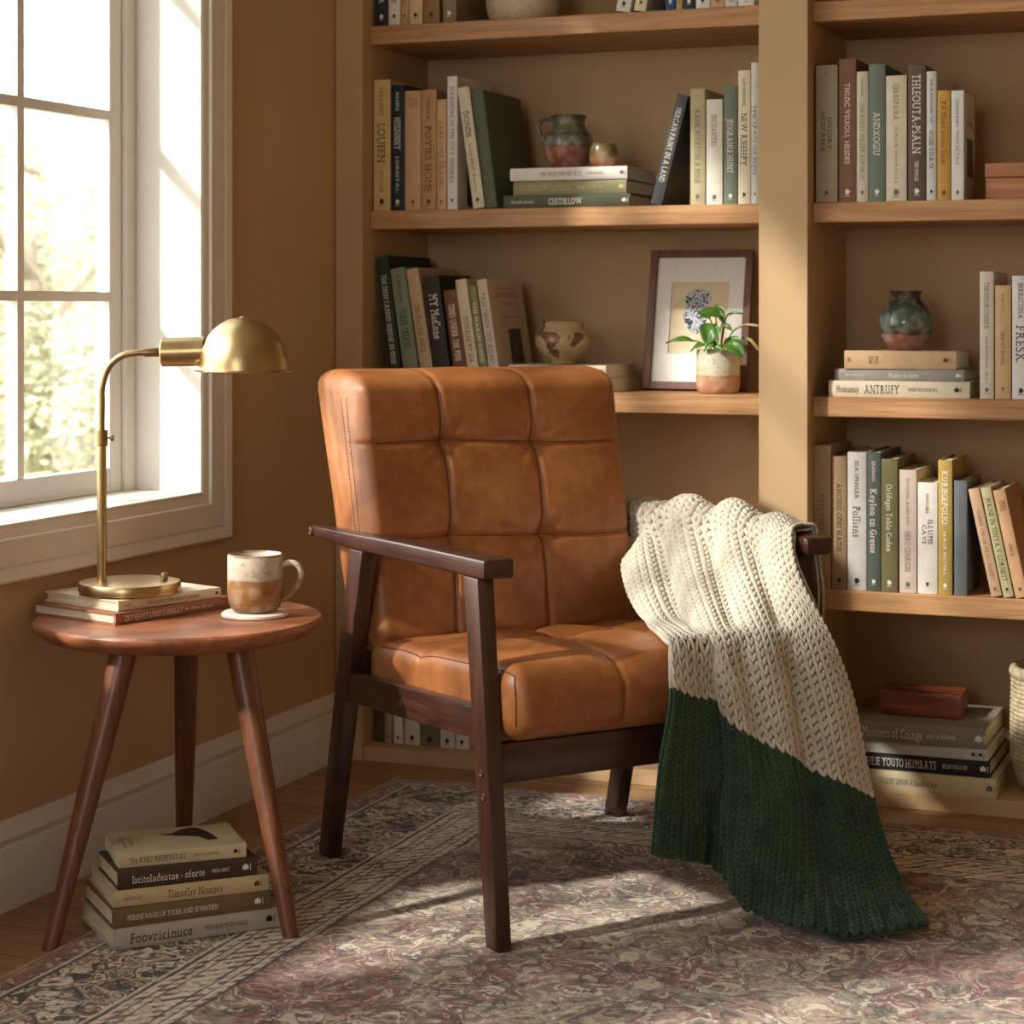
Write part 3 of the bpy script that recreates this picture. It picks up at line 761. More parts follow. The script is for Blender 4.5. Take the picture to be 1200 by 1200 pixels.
    for a, b in ((.0535, .0615), (.228, .236), (.2515, .2555), (.2665, .2700), (.308, .313), (.326, .3295), (.342, .349)):
        c = m.mix(m.ma('MULTIPLY', band(a, b), .88), c, dark)
    for a, b in ((.0475, .0535), (.222, .228), (.2365, .2420), (.3295, .335)):
        c = m.mix(m.ma('MULTIPLY', band(a, b), .8), c, cream)
    # wear: pale bald patches and short pile streaks
    wear = m.step(m.noise(o, 11, 6, .78), .50, .68)
    c = m.mix(m.ma('MULTIPLY', wear, .45), c, rgb(234, 222, 200))
    hat = m.noise(m.map(o, (60, 420, 60), (0, 0, .5)), 1, 2); hat2 = m.noise(m.map(o, (420, 70, 60), (0, 0, .4)), 1, 2)
    hs = m.ma('MULTIPLY', m.ma('ADD', hat, hat2), .5)
    c = m.mix(m.ma('MULTIPLY', m.step(hs, .42, .60), .32), c, m.mix(.5, c, rgb(60, 44, 36)))
    m.set(c, .95, spec=.1, Sheen_Weight=.25, Sheen_Roughness=.6)
    m.bump(m.ma('ADD', hs, m.ma('MULTIPLY', ln, -.3)), .6, .004)
    return m.m
M['rug'] = m_rug()
RX, RY = -1.860, 4.040
def rug_mesh():
    """slab with softly uneven pile and worn edges"""
    nx, ny = 120, 150; V = []; Fc = []
    for j in range(ny+1):
        for i in range(nx+1):
            x = RW*i/nx; y = -RL*j/ny; ed = min(x, RW-x, -y, RL+y)
            wob = .004*mn.noise(Vector((x*5, y*5, 0)))*(1 if ed < .001 else 0)
            z = RUGZ-.0008*abs(mn.noise(Vector((x*12, y*12, 4)))) if ed > .004 else RUGZ-.003
            V.append((x+(wob if i in (0, nx) else 0), y+(wob if j in (0, ny) else 0), z))
    for j in range(ny):
        for i in range(nx):
            a = j*(nx+1)+i; Fc.append((a, a+nx+1, a+nx+2, a+1))
    ring = [i for i in range(nx+1)]+[j*(nx+1)+nx for j in range(1, ny+1)]+[ny*(nx+1)+i for i in range(nx-1, -1, -1)]+[j*(nx+1) for j in range(ny-1, 0, -1)]
    b = len(V); V += [(V[i][0], V[i][1], .0005) for i in ring]; n = len(ring)
    for k in range(n): Fc.append((ring[k], ring[(k+1) % n], b+(k+1) % n, b+k))
    Fc.append(tuple(range(b+n-1, b-1, -1)))
    return V, Fc
V, Fc = rug_mesh()
rug = mesh('rug', V, Fc, M['rug'], None, 50); tag(rug, 'large worn Persian style rug in rose, cream and navy under the armchair', 'rug', None, (RX, RY, 0))
mb = MB(); rr = random.Random(3)
k = 0
while k < RL-.01:
    a = rr.uniform(-.002, .002); L = .006+rr.random()*.005
    mb.add(*tube_data([(.002, -k, .008), (-.006, -k+a*.5, .0075), (-L, -k+a*2, .002)], [.0020, .0018, .0010], 5)); k += .0044
fr = mb.build('fringe', plain((178, 140, 112), .9), rug, 60); fr['kind'] = 'stuff'

# ------------------------------------------------------------------ knitted blanket over the right armrest
def ch_world(p): return CH0+CU*p[0]+CV*p[1]+UP*p[2]
def ch_local(q): q = Vector(q)-CH0; return Vector((q.dot(CU), q.dot(CV), q.z))
def on_x(px, py, x): return ch_local(hit(px, py, CU, CU.dot(CH0)+x))
def on_yy(px, py, y): return ch_local(hit(px, py, CV, CV.dot(CH0)+y))
ROWS = []
ROWS.append([Vector((.722, y, z)) for y, z in ((.62, .42), (.48, .41), (.36, .40), (.27, .41), (.17, .39), (.085, .40))])
ROWS.append([Vector((.716, y, z)) for y, z in ((.635, .53), (.49, .53), (.36, .53), (.24, .53), (.14, .53), (.06, .53))])
ROWS.append([on_x(x, y, .675) for x, y in ((714, 606), (770, 590), (822, 584), (868, 592), (906, 605), (936, 622))])
ROWS.append([on_x(x, y, .612) for x, y in ((727, 630), (769, 632), (816, 634), (864, 640), (907, 650), (939, 660))])
ROWS.append([on_yy(x, y, q) for x, y, q in ((760, 742, .185), (806, 754, .060), (856, 766, -.062), (902, 778, -.082), (948, 788, -.092), (992, 806, -.095))])
ROWS.append([on_yy(x, y, q) for x, y, q in ((777, 776, -.062), (822, 792, -.068), (868, 812, -.090), (914, 830, -.105), (960, 846, -.115), (1008, 868, -.120))])
ROWS.append([on_yy(x, y, q) for x, y, q in ((780, 807, -.064), (832, 828, -.060), (880, 866, -.100), (925, 891, -.112), (972, 916, -.125), (1026, 941, -.132))])
ROWS.append([on_yy(x, y, q) for x, y, q in ((772, 875, -.066), (832, 898, -.046), (888, 935, -.112), (938, 958, -.130), (990, 976, -.145), (1036, 988, -.160))])
ROWS.append([on_yy(x, y, q) for x, y, q in ((764, 945, -.070), (833, 966, -.042), (884, 1005, -.130), (942, 1030, -.162), (1002, 1042, -.190), (1058, 1046, -.205))])
last = [on_yy(757, 1010, -.072), on_yy(833, 1022, -.045)]
for x, y in ((884, 1076), (948, 1100), (1020, 1103), (1096, 1094)): last.append(ch_local(at_z(x, y, .020)))
ROWS.append(last)
def deep(p): return (ch_world(p)-EYEP).dot(FW)
row = []
for c, (x, y) in enumerate([(734, 692), (782, 698), (832, 700), (882, 708), (929, 720), (972, 738)]):   # the free span between armrest and seat
    row.append(ch_local(EYEP+ray(x, y)*(deep(ROWS[3][c])*.48+deep(ROWS[4][c])*.52)))
ROWS.insert(4, row)
def cr(p, t):
    p0, p1, p2, p3 = p
    return .5*((2*p1)+(p2-p0)*t+(2*p0-5*p1+4*p2-p3)*t*t+(3*p1-p0-3*p2+p3)*t**3)
def cr_at(P, s):
    n = len(P)-1; s = min(max(s, 0), n-1e-6); i = int(s); t = s-i
    g = lambda k: P[k] if 0 <= k <= n else (P[0]*2-P[1] if k < 0 else P[n]*2-P[n-1])
    return cr((g(i-1), g(i), g(i+1), g(i+2)), t)
NU, NV = 27, 84
VALLEY = ((.215, .046, .060, .030), (.455, .050, .012, .030), (.70, .054, .026, .028))    # place, depth above, depth at the hem, width
# even stitch rows: spread the rows by arc length along the middle, keeping the colour change on one row
def base(u, s): return cr_at([cr_at(r, u*5) for r in ROWS], s)
def arc_table(s0, s1, n):
    N = 240; L = [0]; q = base(.5, s0)
    for i in range(1, N+1):
        p = base(.5, s0+(s1-s0)*i/N); L.append(L[-1]+(p-q).length); q = p
    out = []; j = 0
    for k in range(n+1):
        t = L[-1]*k/n
        while j < N and L[j+1] < t: j += 1
        a = (t-L[j])/max(1e-9, L[min(j+1, N)]-L[j]) if j < N else 0
        out.append(s0+(s1-s0)*min(1, (j+a)/N))
    return out
NB = 56
SV = arc_table(0, 7, NB)[:-1]+arc_table(7, 10, NV-NB)
def fold(u, s):
    k = min(1, max(0, (s-2.5)/5.5)); g = 0
    for c, a, b, wd in VALLEY:
        d = a+(b-a)*k
        if s < 1.6: d *= max(.25, (s+.4)/2)
        w2 = wd*(1+.35*k)
        q = (u-c-.012*sin(s*1.3+c*20))/w2
        g -= d*exp(-q*q)
    # plump rolls between the valleys
    for c, h in ((.10, .010), (.335, .012), (.575, .012), (.86, .010)):
        g += h*exp(-((u-c)/.085)**2)*(1-.6*k)
    g += .006*sin(u*23+s*1.1)*k + .003*sin(s*2.1+u*9)
    return g
GU = [[None]*(NV+1) for _ in range(NU+1)]
raw = [[base(i/NU, SV[j]) for j in range(NV+1)] for i in range(NU+1)]
def nrm(G, i, j):
    a = G[min(i+1, NU)][j]-G[max(i-1, 0)][j]; b = G[i][min(j+1, NV)]-G[i][max(j-1, 0)]
    n = b.cross(a); return n.normalized() if n.length > 1e-9 else Vector((0, -1, 0))
# which way is outward: away from the arm's inside, i.e. towards the viewer on the hanging front
sg = 1 if nrm(raw, NU//2, NV*3//4).dot(Vector((-.3, -1, .1))) > 0 else -1
for i in range(NU+1):
    for j in range(NV+1):
        n = nrm(raw, i, j)*sg; p = raw[i][j]+n*(fold(i/NU, SV[j])+.010)
        p = p+n*.0015*mn.noise(Vector((i*.35, j*.25, 2)))
        # stay off the rug and off the chair seat
        GU[i][j] = p
for _ in range(2):       # let sharp creases relax
    H2 = [[None]*(NV+1) for _ in range(NU+1)]
    for i in range(NU+1):
        for j in range(NV+1):
            s = GU[i][j]*4; wsum = 4
            for a, b in ((1, 0), (-1, 0), (0, 1), (0, -1)):
                if 0 <= i+a <= NU and 0 <= j+b <= NV: s = s+GU[i+a][j+b]; wsum += 1
            H2[i][j] = s/wsum
    GU = H2
def keep_off(p):
    """lay the cloth on the seat, the armrest and the rug instead of in them"""
    top = .455-.060*max(0, p.y-.02)
    if .02 < p.x < .634 and -.058 < p.y < .53 and .235 < p.z < top+.020:
        if p.y+.058 < top+.020-p.z: p.y = -.058
        else: p.z = top+.020
    if p.x < .622 and p.z > .38 and p.y > b_front(p.z)-.022:
        if p.x > .575: p.x = .6235
        else: p.y = b_front(p.z)-.022
    if .634 <= p.x < .665 and -.058 < p.y < .06 and p.z < .57: p.y = -.058
    if -.02 < p.y < .70 and .620 < p.x < .720 and .560 < p.z < .634:
        if p.x < .645 and p.x-.620 < .634-p.z: p.x = .620
        elif p.x > .685 and .720-p.x < .634-p.z: p.x = .720
        else: p.z = .634
    p.z = max(p.z, .022)
    return p
def relax(G):
    H2 = [[None]*(NV+1) for _ in range(NU+1)]
    for i in range(NU+1):
        for j in range(NV+1):
            s = G[i][j]*3; w_ = 3
            for b in (1, -1):
                if 0 <= j+b <= NV: s = s+G[i][j+b]; w_ += 1
            if 0 < i < NU: s = s+(G[i+1][j]+G[i-1][j])*.2; w_ += .4
            H2[i][j] = s/w_
    return H2
def even(col_, a, b):
    """respace a column's rows evenly along its own length"""
    L = [0]
    for j in range(a, b): L.append(L[-1]+(col_[j+1]-col_[j]).length)
    out = []; k = 0
    for j in range(b-a+1):
        t = L[-1]*j/(b-a)
        while k < b-a-1 and L[k+1] < t: k += 1
        f = (t-L[k])/max(1e-9, L[k+1]-L[k]); out.append(col_[a+k].lerp(col_[a+k+1], min(1, f)))
    return out
for r in range(5):
    GU = [even(c_, 0, NB)[:-1]+even(c_, NB, NV) for c_ in GU]
    GU = [[keep_off(p) for p in col_] for col_ in GU]
    if r < 4: GU = relax(GU)
def gp(u, v):
    """bilinear point of the finished cloth at grid coordinates"""
    i = min(int(u), NU-1); j = min(int(v), NV-1); a = u-i; b = v-j
    return (GU[i][j]*(1-a)+GU[i+1][j]*a)*(1-b)+(GU[i][j+1]*(1-a)+GU[i+1][j+1]*a)*b
def m_yarn(name, a, b):
    m = Mat(name); o = m.obj(); n = m.noise(o, 26, 4); f = m.noise(o, 420, 3, .7)
    m.set(m.ramp(m.ma('ADD', m.ma('MULTIPLY', n, .5), m.ma('MULTIPLY', f, .5)), [(.35, rgb(*a)), (.65, rgb(*b))]), .95, spec=.12, Sheen_Weight=.25, Sheen_Roughness=.5)
    m.bump(f, .45, .002); return m.m
M['yarn_c'] = m_yarn('cream_wool', (186, 176, 154), (216, 208, 190)); M['yarn_g'] = m_yarn('forest_green_wool', (36, 58, 40), (58, 84, 56))
def cloth_part(name, j0, j1, mat, parent):
    """padded backing sheet with the stitches standing on it"""
    V = []; Fc = []; nj = j1-j0+1
    for side in (0, 1):
        for i in range(NU+1):
            for j in range(j0, j1+1):
                V.append(GU[i][j]-nrm(GU, i, j)*sg*(.0060 if side == 0 else .0105))
    T = (NU+1)*nj; ix = lambda i, j: i*nj+(j-j0)
    for i in range(NU):
        for j in range(j0, j1):
            q = (ix(i, j), ix(i+1, j), ix(i+1, j+1), ix(i, j+1)); Fc.append(q); Fc.append(tuple(T+k for k in q[::-1]))
    for i in range(NU):
        for j in (j0, j1): Fc.append((ix(i, j), ix(i+1, j), T+ix(i+1, j), T+ix(i, j)))
    for j in range(j0, j1):
        for i in (0, NU): Fc.append((ix(i, j), ix(i, j+1), T+ix(i, j+1), T+ix(i, j)))
    # stitches: two plump slanting loops to each V
    prof = [(-.62, .25), (-.42, .8), (-.1, 1.0), (.25, 1.0), (.5, .75), (.66, .22)]
    for j in range(j0, j1):
        rib = j >= NV-6
        for i in range(NU):
            cu_, cv_ = i+.5, j+.5
            P = gp(cu_, cv_); du = gp(min(cu_+.5, NU), cv_)-gp(max(cu_-.5, 0), cv_); dv = gp(cu_, min(cv_+.5, NV))-gp(cu_, max(cv_-.5, 0))
            if du.length < 1e-5 or dv.length < 1e-5: continue
            N = nrm(GU, min(i, NU), j)*sg; N = (N-dv.normalized()*N.dot(dv.normalized())).normalized()
            rad = .225*du.length; lift = .0
            if rib and i % 2: rad *= .85; lift = -.003
            dvs = dv*1.10
            for sd_ in (-1, 1):
                b0 = len(V)
                for t, r in prof:
                    c = P+du*sd_*(.25-.40*t)+dvs*t+N*(.0012*cos(t*2.4)+lift)
                    ax = (dvs-du*sd_*.40).normalized(); s1 = N.cross(ax).normalized()
                    for k in range(6):
                        q = pi*2*k/6; V.append(c+(s1*cos(q)+N*sin(q)*1.15)*rad*r)
                for a in range(len(prof)-1):
                    for k in range(6): Fc.append((b0+a*6+k, b0+a*6+(k+1) % 6, b0+(a+1)*6+(k+1) % 6, b0+(a+1)*6+k))
                Fc.append(tuple(b0+k for k in range(5, -1, -1))); e0 = b0+(len(prof)-1)*6; Fc.append(tuple(e0+k for k in range(6)))
    O = Vector((.69, -.1, 0))
    return mesh(name, [v-O for v in V], Fc, mat, parent, 180)
bo = ch_world((.69, -.1, 0))
blanket = thing('throw_blanket', 'chunky knitted cream throw blanket with forest green end over the right armrest', 'blanket', bo, (0, 0, CHR))
cloth_part('cream_section', 0, NB, M['yarn_c'], blanket)
cloth_part('green_section', NB, NV, M['yarn_g'], blanket)
# ------------------------------------------------------------------ books
_cov = {}
def cover_mat(c, cloth=True):
    if (c, cloth) not in _cov:
        m = Mat('book_cover_%02x%02x%02x' % c); o = m.obj(); a = rgb(*c)
        f = m.noise(o, 16, 5, .6)
        m.set(m.ramp(f, [(.3, tuple(x*.84 for x in a[:3])+(1,)), (.7, tuple(min(1, x*1.1) for x in a[:3])+(1,))]), .62 if cloth else .42, spec=.35)
        m.bump(m.noise(m.map(o, (900, 900, 900)), 1, 2), .16, .0006)
        _cov[(c, cloth)] = m.m
    return _cov[(c, cloth)]
INK = {'k': (34, 30, 28), 'w': (238, 232, 218), 'b': (92, 56, 36), 'g': (206, 176, 110), 'n': (110, 104, 96), 'r': (140, 92, 60), 't': (52, 84, 78)}
def make_book(name, label, col, h, t, d, texts, ink, group, loc, rot, hard=True, art=None):
    """local frame: spine faces -y, thickness along x from 0 to t, height z from 0 to h"""
    root = thing(name, label, 'book', loc, rot, group)
    b = .0028 if hard else .0008; bulge = .0022 if hard else .0006; lip = .003 if hard else .0002
    P = [(0, d)]
    N = 8
    for k in range(N+1):
        u = k/N; P.append((t*u, -bulge*(1-(2*u-1)**2) if 0 < k < N else .0004))
    P += [(t, d), (t-b, d), (t-b, b+.001), (b, b+.001), (b, d)]
    n = len(P); V = [(x, y, 0) for x, y in P]+[(x, y, h) for x, y in P]
    Fc = [(i, (i+1) % n, n+(i+1) % n, n+i) for i in range(n)]
    Nf = N+1                                                     # end caps as quads strips
    for base, flip in ((0, True), (n, False)):
        fc = [(0, 1, n-1-1, n-1)]
        q = [0, 1, n-2, n-1]; caps = [q, [Nf, Nf+1, Nf+2, Nf+3], [1]+list(range(2, Nf))+[Nf, Nf+3, n-2]]
        for c in caps: Fc.append(tuple(base+i for i in (c[::-1] if flip else c)))
    cv = mesh('cover', V, Fc, cover_mat(col, hard), root, 40)
    bm = bmesh.new(); add_box(bm, b+.0002, t-b-.0002, b+.0014, d-lip-.0005, lip, h-lip); from_bm('page_block', bm, M['pages'], root)
    first = True
    for s, f0, f1, size, *cx in texts:
        mb = MB(); cx = cx[0] if cx else .5
        if s == '*':                                             # publisher's mark
            z = h*(1-f0); r = t*size*.5; x = t*cx
            pts = [(x+r*cos(2*pi*k/6)*(.7 if k % 2 else 1), z+r*sin(2*pi*k/6)) for k in range(6)]
            y = lambda X: -bulge*(1-(2*X/t-1)**2)-.0005
            mb.add([(X, y(X), Z) for X, Z in pts], [tuple(range(6))[::-1]])
            mb.add([(x-r*.9, y(x-r*.9), z-r*1.5), (x+r*.9, y(x+r*.9), z-r*1.5), (x+r*.9, y(x+r*.9), z-r*1.3), (x-r*.9, y(x-r*.9), z-r*1.3)], [(0, 1, 2, 3)])
            mb.build('publisher_mark', plain(INK[ink], .6), root); continue
        cap = t*size; T, TF = text_data(s, h*(f1-f0), cap)
        VV = []
        for a, q in T:
            x = t*cx+(q-cap*.5)*1.0; x = min(max(x, .0003), t-.0003)
            VV.append((x, -bulge*(1-(2*x/t-1)**2)-.0005, h*(1-f0)-a))
        mb.add(VV, TF); mb.build('spine_title' if first else 'spine_small_print', plain(INK[ink], .6), root); first = False
    if art: art(root, t, d, h)
    return root
def cover_art(pic=None, lines=(), ink='n', piccol=(40, 38, 38)):
    """picture and title on the face that looks to +x; fractions from the spine and from the top"""
    def f(root, t, d, h):
        if pic:
            a, b, c, e = pic; x = t+.0004
            m = Mat('printed_photograph'); o = m.obj(); q = m.noise(o, 38, 5, .7); p = rgb(*piccol)
            m.set(m.ramp(q, [(.4, p), (.62, tuple(min(1, v*3+.03) for v in p[:3])+(1,))]), .45)
            mesh('cover_picture', [(x, d*a, h*(1-e)), (x, d*b, h*(1-e)), (x, d*b, h*(1-c)), (x, d*a, h*(1-c))], [(0, 1, 2, 3)], m.m, root)
        for s, a, b, z, size in lines:
            mb = MB(); T, TF = text_data(s, d*(b-a), h*size); mb.add([(t+.0004, d*a+u, h*(1-z)+v) for u, v in T], TF)
            mb.build('cover_lettering', plain(INK[ink], .6), root)
    return f
def upright(label, z, zm, L, R, top, col, texts, ink, group, y=4.242, d=.19, bot=None, hard=True, art=None, name='book'):
    """L, R spine edges at the foot (or the head with bot giving the foot), as read off an enlargement zm"""
    X = lambda v: at_y(zm[0]+v*zm[2], 0, y).x
    dep = (at_y(zm[0]+L*zm[2], 0, y)-EYEP).dot(FW)
    h = EYE-(zm[1]+top*zm[2]-HOR)*dep/F_PX-z
    zb = z+.0006
    if bot is None:
        x0 = X(L)+.0005; x1 = X(R)-.0005
        return make_book(name, label, col, h, x1-x0, d, texts, ink, group, (x0, y, zb), (0, 0, 0), hard, art)
    bl, br = X(bot[0]), X(bot[1]); th = math.atan2(X(L)-bl, h)
    t = (br-bl)*cos(th)-.001; hh = h/cos(th)-(t*abs(sin(th)))
    if th < 0: return make_book(name, label, col, hh, t, d, texts, ink, group, (bl+.0005, y, zb), (0, th, 0), hard, art)
    return make_book(name, label, col, hh, t, d, texts, ink, group, (br-.0005-t*cos(th), y, zb+t*sin(th)), (0, th, 0), hard, art)
def lying(label, z, zm, L, R, thick, col, texts, ink, group, y=4.245, d=.2, rz=0, hard=True, art=None):
    a = at_y(zm[0]+L*zm[2], 0, y).x; b = at_y(zm[0]+R*zm[2], 0, y).x
    return make_book('book', label, col, b-a, thick-.0006, d, texts, ink, group, (b, y, z+.0003), (0, -pi/2, rz), hard, art)
def title(s, a, b, size=.5, mark=True, author=None, sub=None):
    out = [(s, a, b, size)]
    if author: out.append((author, .06, a-.05, size*.5))
    if sub: out.append((sub, b+.05, .86, size*.45))
    if mark: out.append(('*', .93, 0, .34))
    return out
def lt(s, a, b, size=.5, mark=True, sub=None, pre=None):
    """lettering of a lying book, fractions from its left end"""
    out = [(s, a, b, size)]
    if sub: out.append((sub[0], sub[1], sub[2], size*.5))
    if pre: out.append((pre[0], pre[1], pre[2], size*.5))
    if mark: out.append(('*', .955, 0, .4))
    return out
Z1 = (420, 0, .4); Z2 = (420, 270, .4); Z3 = (880, 0, 1/3.75); Z4 = (880, 290, 1/3.75); Z5 = (880, 490, 1/3.75); Z6 = (880, 740, 1/3.75)
WOOD = SH
# second shelf, left bay
g = 'books at the left end of the pottery shelf'; z = SH[3]
upright('yellow cream hardback, leftmost upright on the pottery shelf', z, Z1, 44, 94, 236, (214, 184, 128), title('LOUEEN', .33, .64, .48, author='CARANNDY', sub='LOUIS ELLEN'), 'k', g, d=.2)
upright('dark navy hardback beside the yellow cream leftmost book on the pottery shelf', z, Z1, 96, 135, 250, (36, 44, 54), title('HISSINNNY', .26, .52, .5, author='HANDLE', sub='LORESTAL'), 'w', g, d=.22)
upright('tan paperback with small dark lines at its head, right of the navy book', z, Z1, 136, 183, 268, (206, 166, 126), [('HISTORS', .06, .14, .16, .3), ('NOVIO', .06, .14, .16, .5), ('ANSES', .06, .13, .16, .7), ('*', .93, 0, .3)], 'r', g, d=.17, hard=False)
upright('tan book with brown vertical title POYIES HOME on the pottery shelf', z, Z1, 184, 229, 265, (190, 150, 106), title('POYIES HOME', .30, .86, .44, author='UNORA'), 'b', g, d=.2)
upright('short slim peach book just left of the tall white photo-covered book', z, Z1, 230, 258, 293, (214, 176, 138), title('SARE LOST TRAND', .2, .8, .42), 'r', g, d=.17)
upright('tall white book with a dark photograph on its cover on the pottery shelf', z, Z1, 260, 290, 225, (226, 222, 216), title('ELEANORE IN THE CITY SINNERS', .08, .8, .42), 'n', g, d=.2, hard=False, art=cover_art((.28, .98, .66, .97)))
upright('cream book titled DONDE tilted against the tall white book', z, Z1, 289, 325, 255, (220, 208, 182), title('DONDE', .2, .42, .5, sub='Luis Mar Torre'), 'k', g, d=.2, bot=(336, 371))
upright('large sage green book tilted at the right end of its row', z, Z1, 331, 366, 265, (92, 102, 84), title('THE NEW GREEN ROOM', .22, .78, .42), 'n', g, d=.23, bot=(374, 408))
g = 'books lying under the pitcher'
def zt(a, b): return (b-a)*.4*4.46/F_PX
q = z
lying('dark olive book titled CHITIRLOW, bottom of the stack under the pitcher', q, Z1, 428, 796, zt(568, 607), (86, 88, 66), lt('CHITIRLOW', .36, .63, .5, pre=('the west memoir', .06, .25)), 'w', g, d=.22, rz=.01); q += zt(568, 607)
lying('olive book in the middle of the stack under the pitcher', q, Z1, 453, 786, zt(528, 571), (140, 138, 102), lt('DAWISLOW LIANGER', .06, .52, .42, sub=('SKEE RIVER LIFE', .58, .8)), 'g', g, y=4.25, d=.2, rz=-.012); q += zt(528, 571)
lying('white book on top of the stack under the pitcher', q, Z1, 447, 788, zt(490, 528), (224, 218, 208), lt('THE TRUE PHRASE OF IT', .26, .62, .34, sub=('SIMON ARAN', .66, .8)), 'n', g, y=4.248, d=.21, rz=.015); PITZ = q+zt(490, 528)
g = 'books at the right end of the pottery shelf'
upright('charcoal book with photo cover leaning to the right on the pottery shelf', z, Z1, 934, 967, 275, (70, 68, 68), title('MERCAN PAINT IN A LAND', .12, .8, .5, mark=False), 'w', g, d=.19, bot=(854, 888), hard=False)
upright('pale olive book standing right of the leaning charcoal book', z, Z1, 972, 1016, 262, (186, 174, 136), title('RANK POLKI ON A MINE', .18, .82, .4), 'n', g, d=.2)
upright('short white book standing between the pale olive and grey green books', z, Z1, 1019, 1067, 293, (228, 220, 206), title('ENCHANTERS', .15, .45, .34, mark=True), 'n', g, d=.18)
upright('grey green book with white title JEOGRANLE HUNT', z, Z1, 1070, 1110, 253, (112, 122, 108), title('JEOGRANLE HUNT', .28, .74, .46), 'w', g, d=.2)
upright('tall ivory book with black title NEW RIEEHPY', z, Z1, 1112, 1149, 208, (226, 214, 186), title('NEW RIEEHPY', .32, .72, .5, author='LIVINSON'), 'k', g, d=.21)
upright('tallest grey white book touching the divider on the pottery shelf', z, Z1, 1150, 1174, 185, (206, 206, 198), title('THE SPAN OF ELEN', .3, .8, .42), 'n', g, d=.2)
# top shelf, left bay: only the feet show
g = 'books whose feet show on the top left shelf'; z = SH[4]
for L, R, col, ink, s, lb in ((50, 87, (36, 48, 46), 'w', 'MASTER', 'dark green book, leftmost on the top left shelf'), (88, 123, (226, 222, 214), 'k', 'ALDERE', 'white book right of the dark green one on the top left shelf'), (124, 147, (196, 160, 118), 'b', 'ROOMS', 'slim tan book right of the white one on the top left shelf'), (148, 188, (216, 190, 148), 'k', '17', 'cream book numbered 17 on the top left shelf'), (190, 238, (150, 116, 78), 'b', 'SILENA', 'brown tan book left of the tilted taupe book up on the top left shelf')):
    upright(lb, z, Z1, L, R, -320, col, title(s, .62, .84, .42), ink, g, d=.2)
upright('taupe book tilted at the end of the row, beside the big ceramic pot', z, Z1, 240, 280, -320, (140, 122, 96), title('A HOME LIFE', .3, .8, .44), 'w', g, d=.22, bot=(247, 287))
g = 'books at the right end of the top left shelf'
upright('white book leaning right, right of the big ceramic pot', z, Z1, 815, 856, -300, (224, 218, 206), title('NORTH', .55, .85, .4), 'k', g, d=.18, bot=(752, 795))
upright('cream book leaning right beside the blue book on the top left shelf', z, Z1, 862, 898, -330, (226, 212, 182), title('WIDE', .55, .85, .4), 'b', g, d=.18, bot=(806, 842))
for L, R, col, ink, s, lb in ((899, 930, (44, 78, 128), 'w', 'BLUE', 'blue book on the top left shelf'), (931, 950, (196, 162, 112), 'k', 'SAND', 'slim tan book right of the blue one'), (951, 987, (40, 52, 62), 'w', 'TIDE', 'navy book near the right end of the top left shelf'), (988, 1030, (224, 222, 216), 'k', 'WHITE', 'white book right of the navy one on the top left shelf'), (1032, 1073, (198, 164, 116), 'b', 'CLAY', 'tan book third from the divider on the top left shelf'), (1074, 1112, (204, 204, 200), 'k', 'STONE', 'pale grey book second from the divider on the top left shelf'), (1113, 1160, (222, 220, 214), 'k', 'LIGHT', 'white book touching the divider on the top left shelf')):
    upright(lb, z, Z1, L, R, -280-(L % 5)*14, col, title(s, .6, .85, .42), ink, g, d=.19)
# third shelf, left bay
g = 'books on the shelf above the armchair back'; z = SH[2]
def lean3(lb, T, B, top, col, texts, ink, d=.19, art=None, hard=True): upright(lb, z, Z2, T[0], T[1], top, col, texts, ink, g, y=4.25, d=d, bot=B, art=art, hard=hard)
lean3('tall dark green book, leftmost behind the armchair back', (50, 85), (96, 132), 75, (44, 56, 44), title('THE DEEN CANNO NIDEHE IN DENE', .14, .82, .42), 'w', .24)
lean3('light sage book titled TURER CREATE behind the armchair', (91, 138), (139, 184), 108, (134, 146, 122), title('TURER CREATE', .34, .66, .46, author='A NEW NOVEL'), 'k', .19)
lean3('pinkish tan book left of the charcoal one behind the armchair', (138, 170), (190, 227), 110, (198, 172, 140), title('ON MADDIE HALE', .3, .7, .42), 'r', .22)
lean3('charcoal book titled MY Mudlone behind the armchair', (190, 240), (231, 276), 132, (56, 52, 46), title('MY Mudlone', .16, .56, .56), 'w', .19)
lean3('brown book with cream title right of the charcoal one', (247, 283), (286, 326), 173, (120, 78, 46), title('TIMES UNDER THE PINE', .14, .72, .46), 'w', .17)
lean3('cream book between the brown and olive books behind the armchair', (282, 315), (328, 362), 142, (218, 202, 168), title('DOMAINE BY SEA', .34, .76, .42), 'b', .19)
lean3('slim olive book behind the armchair back', (320, 345), (364, 389), 160, (140, 136, 84), title('THE MARSH SCENE', .16, .74, .42), 'w', .17)
lean3('pale pink paperback with a dark picture on its cover, last of its row', (345, 377), (391, 421), 142, (206, 188, 166), title('PALE GREEN OLD ROAD', .12, .76, .42), 'n', .21, cover_art((.42, .78, .46, .84), (('THE TIMES', .2, .8, .10, .02), ('GLOVABIDE', .16, .86, .17, .045), ('A NOVEL', .3, .75, .24, .02), ('GARDNER', .3, .75, .36, .02)), 'r'), False)
g = 'books lying under the round bowl vase'
lying('grey cream book under the bowl vase, lower of the two', z, Z2, 460, 735, .031, (206, 190, 160), lt('ARNOLD HIDE', .3, .6), 'b', g, y=4.262, d=.21, rz=-.03)
lying('off white book under the bowl vase, upper of the two', z+.031, Z2, 440, 726, .028, (216, 200, 172), lt('FAR MEADOW', .2, .5), 'b', g, y=4.254, d=.2, rz=.0)
BOWLZ = z+.059
